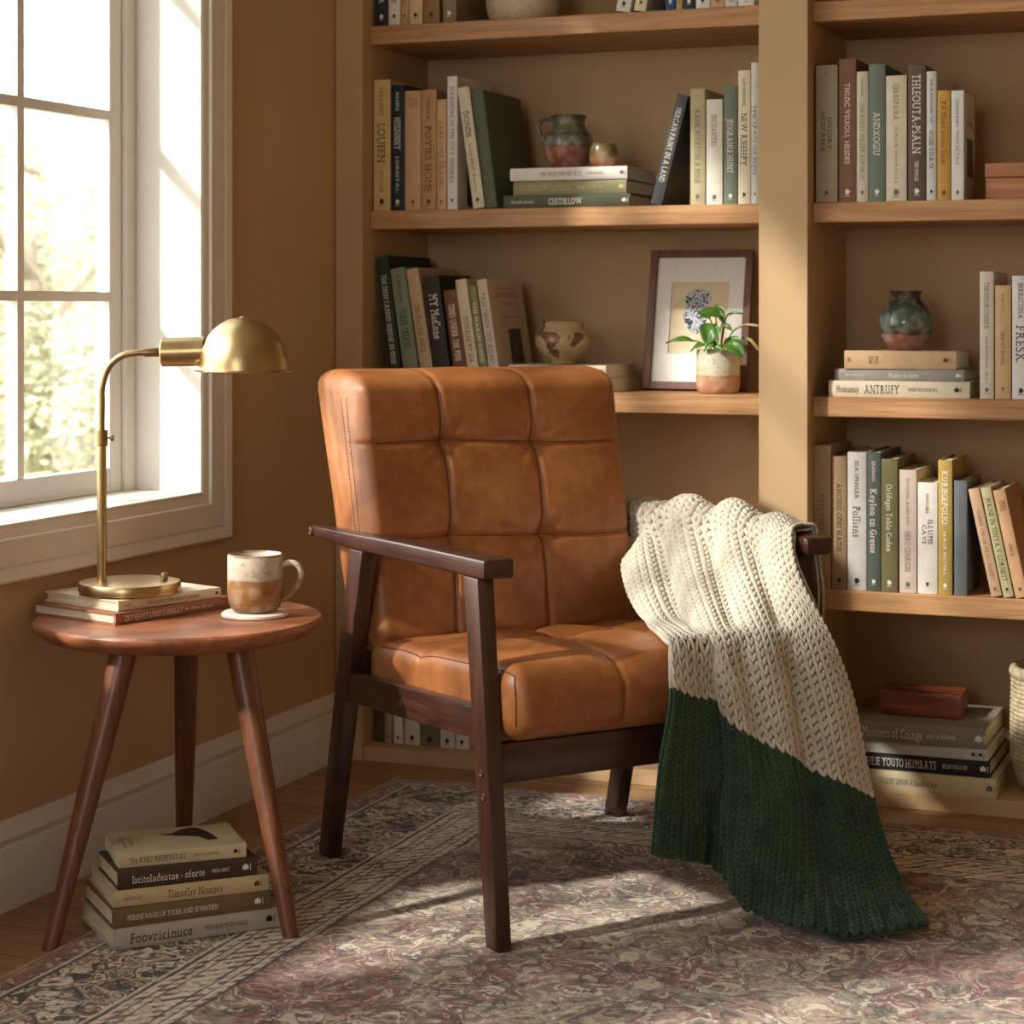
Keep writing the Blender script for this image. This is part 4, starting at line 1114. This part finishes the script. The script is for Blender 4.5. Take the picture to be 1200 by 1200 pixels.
# bottom shelf, left bay: seen under the chair rail
g = 'books on the bottom shelf seen under the armchair'; z = SH[0]; ZC = (340, 700, .38333)
for L, R, top, col, lb, bot in ((262, 286, 250, (84, 72, 58), 'dark brown book at the left end of the bottom shelf', None), (288, 312, 260, (176, 152, 122), 'tan grey book on the bottom shelf seen under the armchair', None), (309, 339, 265, (222, 214, 200), 'white book tilted on the bottom shelf under the armchair', (316, 346)), (350, 397, 240, (216, 206, 186), 'wide cream book on the bottom shelf under the armchair', None), (399, 456, 250, (118, 116, 92), 'grey green book on the bottom shelf under the armchair', None), (458, 504, 255, (214, 204, 184), 'ivory book right of the grey green one under the armchair', None), (506, 546, 245, (222, 216, 206), 'white book nearest the front chair leg on the bottom shelf', None)):
    upright(lb, z, ZC, L, R, top-100, col, title('ANDER', .3, .6), 'k', g, d=.18, bot=bot)
# right bay, upper shelf
g = 'books on the upper shelf of the right bay'; z = SH[3]
upright('wide grey tan book titled HISTORY SICITANA, leftmost of the upper right row', z, Z3, 285, 381, 290, (168, 156, 132), [('HISTORY', .38, .62, .2, .66), ('SICITANA', .34, .64, .2, .34), ('NERNEST L', .055, .075, .1, .5), ('*', .93, 0, .16)], 'k', g, d=.2)
upright('tallest brown book right of the HISTORY book', z, Z3, 386, 463, 262, (130, 92, 70), title('THLDC VILEOLL HESDES', .17, .74, .3), 'w', g, d=.2)
upright('slim ivory book between the brown and sage green books', z, Z3, 464, 516, 317, (206, 198, 174), title('THE KULEL NIEZER REPUBLIC', .24, .84, .36, author='MARNS'), 'n', g, d=.18)
upright('sage green book titled ANDXOGIU in the right bay', z, Z3, 517, 591, 285, (110, 124, 112), title('ANDXOGIU', .35, .67, .42), 'w', g, d=.2)
upright('cream book with thin grey lettering right of the sage green one', z, Z3, 593, 685, 335, (218, 208, 184), title('CERREPAIRA', .07, .36, .26, sub='CASA MORELLI'), 'n', g, d=.17)
upright('dark taupe book titled THLEOUTA-PSALN', z, Z3, 690, 768, 288, (98, 84, 74), title('THLEOUTA-PSALN', .07, .66, .5, sub='THE MINOR'), 'w', g, d=.19)
upright('white book left of the small mustard book in the upper right row', z, Z3, 771, 816, 316, (212, 212, 210), title('SOIEE LOATE', .46, .76, .44, author='FRANCINE W'), 'k', g, d=.2)
upright('small mustard book in the upper right row', z, Z3, 818, 878, 400, (198, 152, 70), title('PA Mamd pomer Leam', .1, .68, .36), 'b', g, d=.17)
upright('white paperback with a dark portrait on its cover, last of the upper right row', z, Z3, 880, 936, 400, (222, 220, 216), title('LINNARSER  TINGS DE TALE', .08, .68, .24), 'n', g, d=.14, hard=False, art=cover_art((.28, .84, .42, .78), (('SORIN', .3, .85, .31, .05), ('a novel', .3, .8, .16, .02)), 'n'))
# right bay, vase shelf
z = SH[2]; g = 'books lying under the glazed vase'
def zt4(a, b): return (b-a)/3.75*4.28/F_PX
q = z
lying('cream book titled Homnaniy ANTRUFY, bottom of the stack under the vase', q, Z4, 344, 962, zt4(595, 667), (216, 202, 174), [('Homnaniy', .055, .22, .42), ('ANTRUFY', .255, .51, .56), ('ROSES OF COUNTRY', .57, .78, .2), ('*', .91, 0, .36)], 'k', g, y=4.242, d=.2, rz=.008); q += zt4(595, 667)
lying('grey book in the middle of the stack under the vase', q, Z4, 369, 936, zt4(545, 597), (150, 144, 134), lt('Windof a the Garden', .42, .66, .4, pre=('the song tine', .08, .23)), 'w', g, y=4.25, d=.2, rz=-.006); q += zt4(545, 597)
lying('tan book on top of the stack under the vase', q, Z4, 412, 902, zt4(465, 545), (202, 168, 128), [('SUN', .03, .06, .3), ('TALES', .22, .26, .4), ('CLAYS', .27, .31, .4), ('*', .91, 0, .3)], 'b', g, y=4.248, d=.19, rz=.01); VASEZ = q+zt4(465, 545)
g = 'books standing at the right edge of the vase shelf'
upright('tall white book left of the short tan one, right of the vase', z, Z4, 1005, 1068, 108, (216, 206, 186), title('THEODORUNSEEK', .08, .46, .34, sub='HEREMIA AS'), 'n', g, d=.19)
upright('short tan book with lines at its head, right of the vase', z, Z4, 1072, 1143, 168, (206, 172, 126), [('WESTER', .07, .1, .13, .5), ('SUNNER', .11, .14, .13, .5), ('PLAYER', .15, .18, .13, .5), ('HUSTLE', .19, .22, .13, .5), ('ONE AT SEVEN', .4, .7, .22), ('*', .91, 0, .2)], 'b', g, d=.18)
upright('white book with big black title FRESK at the right edge of the vase shelf', z, Z4, 1147, 1226, 126, (222, 218, 212), title('FRESK', .40, .71, .56, author='BERRECTINA'), 'k', g, d=.2)
# right bay, shelf behind the blanket
g = 'books on the shelf behind the draped blanket'; z = SH[1]
upright('taupe book titled OYYC OYXY, leftmost behind the blanket', z, Z5, 275, 352, 120, (172, 146, 114), title('OYYC OYXY', .34, .60, .3, mark=False), 'b', g, d=.2)
upright('dark tan book right of the taupe one behind the blanket', z, Z5, 355, 421, 168, (160, 132, 98), title('AHOIISS ODEI HADIE', .2, .72, .36), 'k', g, d=.2)
upright('white hardback titled Pollians', z, Z5, 424, 508, 150, (214, 210, 202), title('Pollians', .39, .62, .42, author='IDA SPENCER'), 'k', g, d=.2)
upright('slim slate book titled Keylon tn Gresse', z, Z5, 510, 570, 152, (92, 98, 92), title('Keylon tn Gresse', .26, .73, .5, author='SNINGS'), 'w', g, d=.22)
upright('olive book right of the slate one behind the blanket', z, Z5, 572, 645, 180, (118, 112, 74), title('Orldeges Toblo Coden', .19, .70, .36), 'w', g, d=.21)
upright('pale pink book right of the olive one', z, Z5, 652, 728, 228, (212, 194, 178), title('HERO CENRION', .5, .83, .34, author='WOODLAND DO'), 'n', g, d=.2)
upright('shorter white book with small black block title', z, Z5, 732, 820, 283, (222, 214, 202), [('ILLUME', .33, .56, .24, .66), ('CAVE', .38, .56, .2, .34), ('MOOSES', .1, .28, .14), ('*', .91, 0, .2)], 'k', g, d=.18)
upright('mustard olive book right of the shorter white one', z, Z5, 822, 885, 185, (176, 148, 74), title('KURIEGEPOLIO', .08, .48, .44, sub='HALE NOVEL'), 'w', g, d=.19)
upright('slim grey blue book right of the mustard olive one', z, Z5, 892, 950, 275, (108, 112, 118), title('LANDS GRAVITY OF NOON', .12, .84, .34), 'n', g, d=.18)
upright('peach book leaning left, first of the three leaning at the right', z, Z5, 952, 1002, 305, (206, 170, 138), title('UNDER ON OR FINAL MONEY', .2, .86, .36), 'r', g, d=.18, bot=(1056, 1106))
upright('pale olive book in the middle of the three leaning left', z, Z5, 1006, 1052, 300, (190, 182, 138), title('MAINE IN TENYA V CORNETT', .1, .86, .5), 'k', g, d=.19, bot=(1110, 1158))
upright('tan book leaning left, last of the three leaning at the right', z, Z5, 1060, 1116, 310, (204, 160, 120), [('LOUIE', .1, .2, .26, .4), ('HENRA', .1, .2, .26, .7), ('ONCE', .5, .62, .3), ('*', .92, 0, .3)], 'b', g, d=.2, bot=(1163, 1219))
# right bay, bottom shelf
g = 'books lying under the wooden block'; z = SH[0]
def zt6(a, b): return (b-a)/3.75*4.2/F_PX
q = z
lying('cream book at the bottom of the stack under the wooden block', q, Z6, 420, 1078, zt6(630, 715), (214, 198, 164), lt('TALES BY SIMON A Schools of June', .22, .62, .3), 'n', g, y=4.205, d=.25); q += zt6(630, 715)
lying('black book titled THLSE YOUTO HUMRAYS in the bottom shelf stack', q, Z6, 410, 1050, zt6(570, 645), (40, 40, 40), lt('THLSE YOUTO HUMRAYS', .14, .64, .5, sub=('MICAH VON ALLEN', .68, .85)), 'w', g, y=4.212, d=.24); q += zt6(570, 645)
lying('white book between the black and grey books in the bottom shelf stack', q, Z6, 400, 1042, zt6(537, 588), (200, 200, 196), [('*', .9, 0, .4), ('*', .95, 0, .4)], 'k', g, y=4.206, d=.24, hard=False); q += zt6(537, 588)
lying('grey book titled Manners of Coinge on top of the bottom shelf stack', q, Z6, 390, 1030, zt6(455, 545), (142, 132, 118), lt('Manners of Coinge', .16, .58, .5, sub=('novel or la bloom', .6, .8)), 'w', g, y=4.202, d=.25); BLOCKZ = q+zt6(455, 545)

# ------------------------------------------------------------------ books lying on the side table and under it
def laid(label, z, t, A, B, C, col, texts, ink, group, hard=True, art=None, top=False):
    """A, B ends of the spine's lower edge, C the far end of the left short side (on the top face when top is set)"""
    a = at_z(*A, z); b = at_z(*B, z); c = at_z(*C, z+(t if top else 0))
    v = b-a; L = v.length; ang = atan2(v.y, v.x); nrm_ = Vector((-sin(ang), cos(ang), 0)); d = (c-a).dot(nrm_)
    return make_book('book', label, col, L, t-.0005, d, texts, ink, group, (b.x, b.y, z+.0002), (0, -pi/2, ang), hard, art)
g = 'books under the brass lamp'
laid('reddish brown book under the lamp, lower of the two on the side table', TZ, .0195, (135, 733), (272, 711), (50, 718), (158, 106, 80), lt('ZNY LEANY LUIGIS LIONGLAY', .07, .56, .5, False, ('By Ellen de sol', .58, .82)), 'w', g)
laid('cream book directly under the lamp base', TZ+.0195, .0180, (138, 717), (258, 700), (54, 692), (222, 204, 172), lt('THE NAME OF THE GREAT GARDEN', .26, .78, .32, True, None, ('JUE', .06, .12)), 'b', g, top=True)
g = 'books stacked on the floor under the side table'
W4 = lambda x, y: (60+x/4, 940+y/4)
z0 = RUGZ+.001
laid('grey white book titled Foovricinuce, bottom of the floor stack', z0, .0330, W4(295, 697), W4(1080, 583), W4(100, 455), (186, 180, 168), [('Foovricinuce', .09, .46, .52), ('HISTORIES OF DISTANCE', .53, .79, .22), ('*', .92, 0, .4)], 'k', g, top=True)
laid('olive brown book second from the bottom of the floor stack', z0+.033, .0305, W4(287, 595), W4(1027, 498), W4(120, 372), (122, 98, 66), [('MIRENE HALES OF TOLEN AND SEVENTEEN', .09, .66, .28), ('*', .915, 0, .4)], 'w', g, top=True)
laid('cream book titled Timotlay Nonory in the middle of the floor stack', z0+.0635, .0265, W4(292, 498), W4(1019, 412), W4(150, 292), (206, 186, 144), [('Timotlay Nonory', .34, .70, .5), ('GUIDE ENGLISH', .06, .18, .2), ('*', .92, 0, .4)], 'b', g, top=True)
laid('dark brown book second from the top of the floor stack', z0+.0900, .0300, W4(312, 415), W4(963, 340), W4(214, 230), (72, 56, 44), [('latitolndentne - oforte', .1, .62, .42), ('FOLIO ABAY', .67, .8, .2), ('*', .915, 0, .4)], 'w', g, top=True)
def hand_art(root, t, d, h):
    P = [(.40, .74), (.50, .72), (.57, .84), (.66, .93), (.73, .90), (.80, .60), (.82, .30), (.74, .27), (.69, .48), (.60, .56), (.52, .60), (.46, .66)]
    m = Mat('printed_black_figure'); m.set(m.ramp(m.noise(m.obj(), 60, 4), [(.4, rgb(34, 30, 28)), (.7, rgb(74, 66, 58))]), .5)
    mesh('cover_picture', [(t+.0004, d*b, h*(1-a)) for a, b in P], [tuple(range(len(P)))[::-1]], m.m, root)
    for s, a0, b0, b1 in (('hally', .10, .25, .75), ('soul', .16, .30, .70)):
        mb = MB(); T, TF = text_data(s, d*(b1-b0), h*.035); mb.add([(t+.0004, d*b0+u, h*(1-a0)+v) for u, v in T], TF)
        mb.build('cover_lettering', plain(INK['n'], .6), root)
laid('cream book with a black figure on its cover, top of the floor stack', z0+.120, .0225, W4(315, 312), W4(914, 257), W4(222, 148), (208, 192, 156), [('The KNES REEPENITAS', .08, .52, .42), ('LIMON LANSDALE', .58, .78, .2), ('*', .915, 0, .4)], 'b', g, hard=False, art=hand_art, top=True)
# ------------------------------------------------------------------ pottery, plant, picture and boxes on the shelves
def spot(px, y, z): p = at_y(px, 0, y); return (p.x, y, z+.0008)
# pitcher with handle
M['pitcher'] = m_ceramic('pitcher_glaze', [(0, (126, 70, 48)), (.40, (150, 86, 60)), (.425, (74, 66, 58)), (.46, (120, 122, 112)), (.60, (100, 106, 100)), (.64, (70, 74, 70)), (.70, (112, 108, 92)), (.95, (96, 92, 78)), (1, (80, 60, 44))], 0, .121, .03, (66, 60, 52), .24, .75, .42, 30)
pit = thing('pitcher', 'round grey blue glazed pitcher with bare clay foot on the book stack', 'pitcher', spot(666, 4.345, PITZ), (0, 0, 0))
lathe('pitcher_body', [(0, 0), (.033, 0), (.037, .004), (.049, .024), (.056, .046), (.0565, .060), (.052, .076), (.044, .088), (.038, .096), (.0365, .104), (.0385, .115), (.041, .1205), (.0395, .1215), (.036, .115), (.034, .104), (.035, .097), (.048, .078), (.052, .058), (.045, .024), (.03, .006), (0, .006)], M['pitcher'], pit, 64)
a = YAW+pi
P = smooth_path([(.037, 0, .104), (.051, 0, .113), (.063, 0, .106), (.067, 0, .092), (.0625, 0, .078), (.0555, 0, .068)], 6)
tube('handle', [(p.x*cos(a), p.x*sin(a), p.z) for p in P], .0042, M['pitcher'], pit, 12, 180)
M['cup'] = m_ceramic('small_cup_glaze', [(0, (150, 90, 62)), (.34, (168, 106, 76)), (.40, (136, 110, 60)), (.8, (120, 104, 58)), (1, (92, 76, 40))], 0, .053, .12, (80, 66, 40), .2, .7, .38, 40)
tag(lathe('cup', [(0, 0), (.020, 0), (.025, .004), (.0315, .018), (.0325, .028), (.0295, .043), (.0255, .0515), (.0245, .053), (.0228, .0515), (.026, .042), (.029, .028), (.024, .008), (0, .006)], M['cup'], None, 48), 'small olive and clay cup beside the pitcher on the book stack', 'cup', None, spot(707, 4.30, PITZ))
# round bowl vase
m = Mat('swirled_bowl_glaze'); o = m.obj(); n = m.noise(m.map(o, (1, 1, 1.6), (0, .5, .4)), 9, 3, .5, .8); n2 = m.noise(o, 70, 4, .7)
c = m.ramp(n, [(.30, rgb(170, 146, 106)), (.50, rgb(190, 164, 122)), (.535, rgb(88, 62, 54)), (.555, rgb(120, 76, 58)), (.62, rgb(160, 106, 78)), (.72, rgb(172, 132, 98))])
c = m.mix(m.ma('MULTIPLY', m.step(n2, .55, .7), .4), c, rgb(210, 190, 160)); m.set(c, .22); m.bump(n2, .1, .001)
tag(lathe('bowl_vase', [(0, 0), (.026, 0), (.028, .006), (.030, .008), (.048, .020), (.061, .038), (.0635, .052), (.059, .066), (.049, .077), (.0445, .081), (.0445, .088), (.0475, .094), (.046, .0955), (.042, .089), (.042, .080), (.056, .064), (.060, .050), (.045, .022), (0, .012)], m.m, None, 64), 'round tan and rust bowl vase on the pair of books behind the armchair', 'vase', None, spot(660, 4.345, BOWLZ))
# glazed vase, right bay
M['vase'] = m_ceramic('dark_vase_glaze', [(0, (120, 72, 58)), (.24, (140, 88, 70)), (.275, (60, 44, 36)), (.36, (92, 96, 84)), (.55, (80, 104, 96)), (.8, (64, 66, 56)), (.95, (74, 54, 40)), (1, (56, 40, 30))], 0, .124, .10, (44, 34, 26), .12, .75, .26, 26)
tag(lathe('glazed_vase', [(0, 0), (.033, 0), (.038, .005), (.051, .028), (.0565, .052), (.055, .070), (.045, .090), (.034, .102), (.0295, .108), (.0300, .115), (.0335, .121), (.0325, .1235), (.029, .121), (.0265, .112), (.030, .102), (.045, .086), (.051, .055), (.045, .025), (0, .008)], M['vase'], None, 64), 'dark glazed vase with bare clay foot on three lying books', 'vase', None, spot(1062, 4.335, VASEZ))
# big pot on the top shelf
m = Mat('speckled_stoneware'); o = m.obj(); k = m.noise(o, 170, 3, .7)
m.set(m.mix(m.step(k, .60, .68), m.ramp(m.noise(o, 8, 4), [(.3, rgb(176, 158, 128)), (.7, rgb(206, 190, 160))]), rgb(110, 94, 74)), .7); m.bump(k, .2, .002)
tag(lathe('ceramic_pot', [(0, 0), (.066, 0), (.074, .006), (.082, .030), (.086, .07), (.083, .11), (.072, .14), (.064, .148), (.060, .147), (.067, .138), (.078, .11), (.080, .07), (.075, .02), (0, .01)], m.m, None, 64), 'large speckled beige ceramic pot on the top left shelf', 'pot', None, spot(613, 4.335, SH[4]))
# wooden lidded box
wb = at_y(1154, 0, 4.27)
bx = thing('wooden_box', 'light cedar lidded box at the right end of the upper right shelf', 'box', (wb.x+.107, 4.345, SH[3]+.0008))
box('box_body', (-.105, .105, -.075, .075, 0, .0445), M['box_wood'], bx, .002)
box('lid', (-.1065, .1065, -.0765, .0765, .0458, .0745), M['box_wood'], bx, .002)
# rough block of burl wood
def burl():
    V, Fc = cushion_grid(-.083, .083, -.05, .05, 0, .050, 0, 24, 14, 8, lambda p: (p.x+.002*mn.noise(p*30), p.y+.003*mn.noise(p*24+Vector((5, 0, 0))), max(0, p.z+(.004*mn.noise(p*22)+.002*mn.noise(p*60) if p.z > .003 else 0))), (.004, .004, .004))
    return mesh('wood_block', V, Fc, M['block_wood'], None, 50)
tag(burl(), 'small reddish brown block of wood on the stack of books on the bottom shelf', 'block', None, spot(1083, 4.325, BLOCKZ))
# woven basket
m = Mat('woven_rope'); o = m.obj(); f = m.noise(o, 60, 4); m.set(m.ramp(f, [(.3, rgb(172, 154, 118)), (.7, rgb(222, 206, 172))]), .9, spec=.15); m.bump(m.noise(o, 300, 3), .4, .002); M['rope'] = m.m
bk = thing('basket', 'pale woven rope basket at the right edge of the bottom shelf', 'basket', (-.490, 4.350, SH[0]+.0008))
def coil():
    """one rope wound up the basket wall, twisted in stitches"""
    V = []; Fc = []; turns = 25; per = 84; n = 6; N = turns*per
    for i in range(N+1):
        a = 2*pi*i/per; z = .006+.228*i/N; f = z/.24
        R = .098+.020*min(1, f*4)-.006*max(0, f-.6); st = .0012*abs(sin(i*pi/2+(i//per)*.9))
        for k in range(n):
            q = 2*pi*k/n; r = .0056+st; V.append(((R+r*cos(q))*cos(a), (R+r*cos(q))*sin(a), z+r*1.0*sin(q)))
    for i in range(N):
        for k in range(n): Fc.append((i*n+k, i*n+(k+1) % n, (i+1)*n+(k+1) % n, (i+1)*n+k))
    return V, Fc
V, Fc = coil(); mesh('basket_wall', V, Fc, M['rope'], bk, 180)
lathe('basket_base', [(0, 0), (.098, 0), (.098, .006), (0, .006)], M['rope'], bk, 48)
V = []; Fc = []
for i in range(96):
    a = 2*pi*i/96; w_ = .0015*sin(i*pi*.75)
    for k in range(8):
        q = 2*pi*k/8; V.append(((.115+(.010+w_)*cos(q))*cos(a), (.115+(.010+w_)*cos(q))*sin(a), .238+(.013+w_)*sin(q)))
for i in range(96):
    for k in range(8): Fc.append((i*8+k, i*8+(k+1) % 8, ((i+1) % 96)*8+(k+1) % 8, ((i+1) % 96)*8+k))
mesh('rim', V, Fc, M['rope'], bk, 180)

# leaning picture
FWD, FH, FD = .238, .318, .018; LEAN = radians(12.5)
p0 = at_y(752, 0, 4.385)
fr = thing('picture_frame', 'brown wooden frame with a blue brain drawing leaning behind the plant', 'picture', (p0.x, 4.385, SH[2]+FD*sin(LEAN)+.0008), (-LEAN, 0, 0))
bw = .017
bm = bmesh.new()
add_box(bm, 0, bw, 0, FD, 0, FH); add_box(bm, FWD-bw, FWD, 0, FD, 0, FH); add_box(bm, bw, FWD-bw, 0, FD, 0, bw); add_box(bm, bw, FWD-bw, 0, FD, FH-bw, FH)
bevel(bm, .001, 1); from_bm('moulding', bm, M['frame_wood'], fr, 35)
box('backing_board', (bw+.0003, FWD-bw-.0003, .011, .015, bw+.0003, FH-bw-.0003), M['frame_wood'], fr)
m = Mat('white_mat_board'); m.set(m.ramp(m.noise(m.obj(), 200, 3), [(.3, rgb(226, 222, 214)), (.7, rgb(236, 232, 226))]), .85)
# easel back that holds it up
prism('easel_back', [(.10, .080, .0185), (.14, .080, .0185), (.14, .083, .0178), (.10, .083, .0178)], [(.105, .0184, .22), (.135, .0184, .22), (.135, .0214, .22), (.105, .0214, .22)], M['frame_wood'], fr, .0005, 1)
ox, oz0, oz1 = .052, .082, .245
bm = bmesh.new(); x0, x1, zz0, zz1 = bw+.0003, FWD-bw-.0003, bw+.0003, FH-bw-.0003
add_box(bm, x0, ox, .0075, .0095, zz0, zz1); add_box(bm, FWD-ox, x1, .0075, .0095, zz0, zz1); add_box(bm, ox, FWD-ox, .0075, .0095, zz0, oz0); add_box(bm, ox, FWD-ox, .0075, .0095, oz1, zz1)
from_bm('mat_board', bm, m.m, fr)
m = Mat('beige_print_paper'); m.set(m.ramp(m.noise(m.obj(), 40, 4), [(.3, rgb(212, 194, 160)), (.7, rgb(224, 208, 176))]), .85)
pr_ = box('print', (ox+.0002, FWD-ox-.0002, .0100, .0106, oz0+.0002, oz1-.0002), m.m, fr)
m = Mat('navy_brain_drawing'); o = m.obj()
n = m.noise(m.map(o, (1, 1, 1)), 46, 2, .4, 1.6); ln = m.ma('ABSOLUTE', m.ma('SUBTRACT', m.ma('FRACT', m.ma('MULTIPLY', n, 5.0)), .5))
m.set(m.mix(m.step(ln, .10, .24), rgb(34, 44, 62), rgb(196, 200, 204)), .8)
def brain(P, x, z, y, s): return [(x+a*s, y, z+b*s) for a, b in P]
B1 = [(-.9, .1), (-.85, .55), (-.5, .9), (0, 1.02), (.1, .95), (.25, 1.04), (.7, .95), (1.0, .55), (1.05, .2), (.8, -.15), (.3, -.35), (0, -.2), (-.3, -.35), (-.7, -.25)]
B2 = [(-.75, -.2), (-.3, -.33), (0, -.2), (.3, -.33), (.75, -.2), (.9, -.8), (.7, -1.5), (.35, -2.1), (.1, -2.35), (-.1, -2.25), (-.45, -2.1), (-.85, -1.5), (-1.0, -.8)]
mb = MB()
for P in (B1, B2):
    Q = smooth_path([(a, b, 0) for a, b in P]+[(P[0][0], P[0][1], 0)], 5)[:-1]; V = brain([(q.x, q.y) for q in Q], .113, .198, .0097, .0305)
    mb.add(V, [tuple(range(len(V)))])
mb.build('brain_drawing', m.m, fr)

# potted plant in front of the picture
PLY = 4.312
pp_ = at_y(841.5, 0, PLY)
plant = thing('potted_plant', 'small green leafy plant in a cream and clay pot before the picture', 'plant', (pp_.x, PLY, SH[2]+.0008))
M['planter'] = m_ceramic('planter_glaze', [(0, (168, 116, 84)), (.36, (188, 136, 100)), (.395, (150, 120, 84)), (.42, (196, 184, 152)), (.7, (200, 194, 170)), (1, (190, 172, 136))], 0, .094, .04, (150, 140, 110), .4, .85, .4, 30)
PS = 1.0
lathe('planter', [(0, 0), (.040, 0), (.0435, .003), (.0465, .012), (.0475, .03), (.0475, .092), (.0465, .094), (.0440, .093), (.0435, .012), (0, .010)], M['planter'], plant, 64)
m = Mat('potting_soil'); o = m.obj(); k = m.noise(o, 160, 4); m.set(m.ramp(k, [(.3, rgb(34, 24, 16)), (.7, rgb(76, 56, 40))]), .95); m.bump(k, .8, .004)
lathe('soil', [(0, .07), (.0432, .07), (.0432, .086), (.02, .089), (0, .089)], m.m, plant, 32)
m = Mat('glossy_leaf'); o = m.obj(); n = m.noise(o, 22, 3)
m.set(m.ramp(n, [(.3, rgb(44, 84, 26)), (.7, rgb(92, 140, 48))]), .38, spec=.5); m.bump(m.noise(o, 90, 2), .1, .002); M['leaf'] = m.m
m = Mat('pale_new_leaf'); m.set(m.ramp(m.noise(m.obj(), 30, 3), [(.3, rgb(150, 150, 80)), (.7, rgb(196, 180, 120))]), .5); M['leaf2'] = m.m
M['stem'] = plain((110, 116, 60), .6)
SC_ = (at_y(842, 400, PLY)-EYEP).dot(FW)/F_PX
def lp(px, py, dy=0):
    """point in the plant's frame for a place on the photograph, dy towards the viewer"""
    p = at_y(px, py, PLY-dy); return Vector((p.x-pp_.x, -dy, p.z-SH[2]))
def leaf(base, tip, width, up, mat, stem_from=(0, 0, .088), cup=.25):
    base = Vector(base); tip = Vector(tip); ax = tip-base; L = ax.length; t = ax.normalized(); n = Vector(up); n = (n-t*n.dot(t)).normalized(); s = t.cross(n)
    V = []; Fc = []; NN = 12; MM = 6
    for i in range(NN+1):
        u = i/NN; w_ = width*.5*(sin(pi*min(1, u**.8))**.8)*(1-.25*u)+.0002
        for j in range(-MM, MM+1):
            q = j/MM; V.append(base+ax*u+s*(w_*q)+n*(cup*w_*(abs(q)-.15)+.10*L*sin(pi*u)-.05*L*u*u+ .0015*sin(q*5+u*7)))
    W = 2*MM+1
    for i in range(NN):
        for j in range(W-1): Fc.append((i*W+j, i*W+j+1, (i+1)*W+j+1, (i+1)*W+j))
    k = len(V); V += [v-n*.0007 for v in V]; Fc += [tuple(k+x for x in f[::-1]) for f in Fc]
    lf = mesh('leaf', V, Fc, mat, plant, 180)
    sf = Vector(stem_from); mid = (sf+base)/2+Vector((0, 0, .006))
    tube('stem', smooth_path([sf, mid, base, base+ax*.5+n*(.10*L-.0012)], 5), [.0016]*11+[.0012, .001, .0008, .0006, .0004], M['stem'], lf, 8, 180)
FRT = Vector((.15, -1, .45))
leaf(lp(814, 400, .02), lp(780, 401, .035), .020, (0, -.6, 1), M['leaf'], (-.012, -.01, .088))
leaf(lp(847, 372, .015), lp(816, 364, .03), .030, (.1, -.7, .8), M['leaf'], (-.004, 0, .088))
leaf(lp(838, 358, .0), lp(849, 380, .02), .024, (.4, -.8, .5), M['leaf'], (0, 0, .088))
leaf(lp(838, 380, .035), lp(826, 404, .05), .054, FRT, M['leaf'], (-.006, -.012, .088))
leaf(lp(853, 397, .025), lp(871, 418, .045), .044, (.3, -1, .4), M['leaf'], (.008, -.008, .088))
leaf(lp(852, 370, .005), lp(870, 367, .015), .015, (0, -.6, 1), M['leaf'], (.004, .004, .088))
leaf(lp(848, 381, .02), lp(858, 387, .03), .016, (.1, -.8, .8), M['leaf'], (.004, 0, .088))
leaf(lp(862, 386, .01), lp(889, 381, .02), .010, (0, -.5, 1), M['leaf2'], (.010, 0, .088))
leaf(lp(874, 396, .0), lp(889, 410, .005), .010, (.2, -.6, .8), M['leaf2'], (.012, .006, .088))
leaf(lp(826, 404, .03), lp(809, 411, .04), .018, (0, -.6, 1), M['leaf'], (-.008, -.012, .088))
leaf(lp(838, 401, .045), lp(824, 412, .055), .022, (0, -.8, .8), M['leaf'], (-.004, -.016, .088))
leaf(lp(836, 404, .045), lp(846, 413, .058), .020, (.2, -.8, .7), M['leaf'], (.002, -.016, .088))
leaf(lp(832, 374, .0), lp(818, 366, -.015), .022, (-.3, -.4, .9), M['leaf'], (-.004, .01, .088))
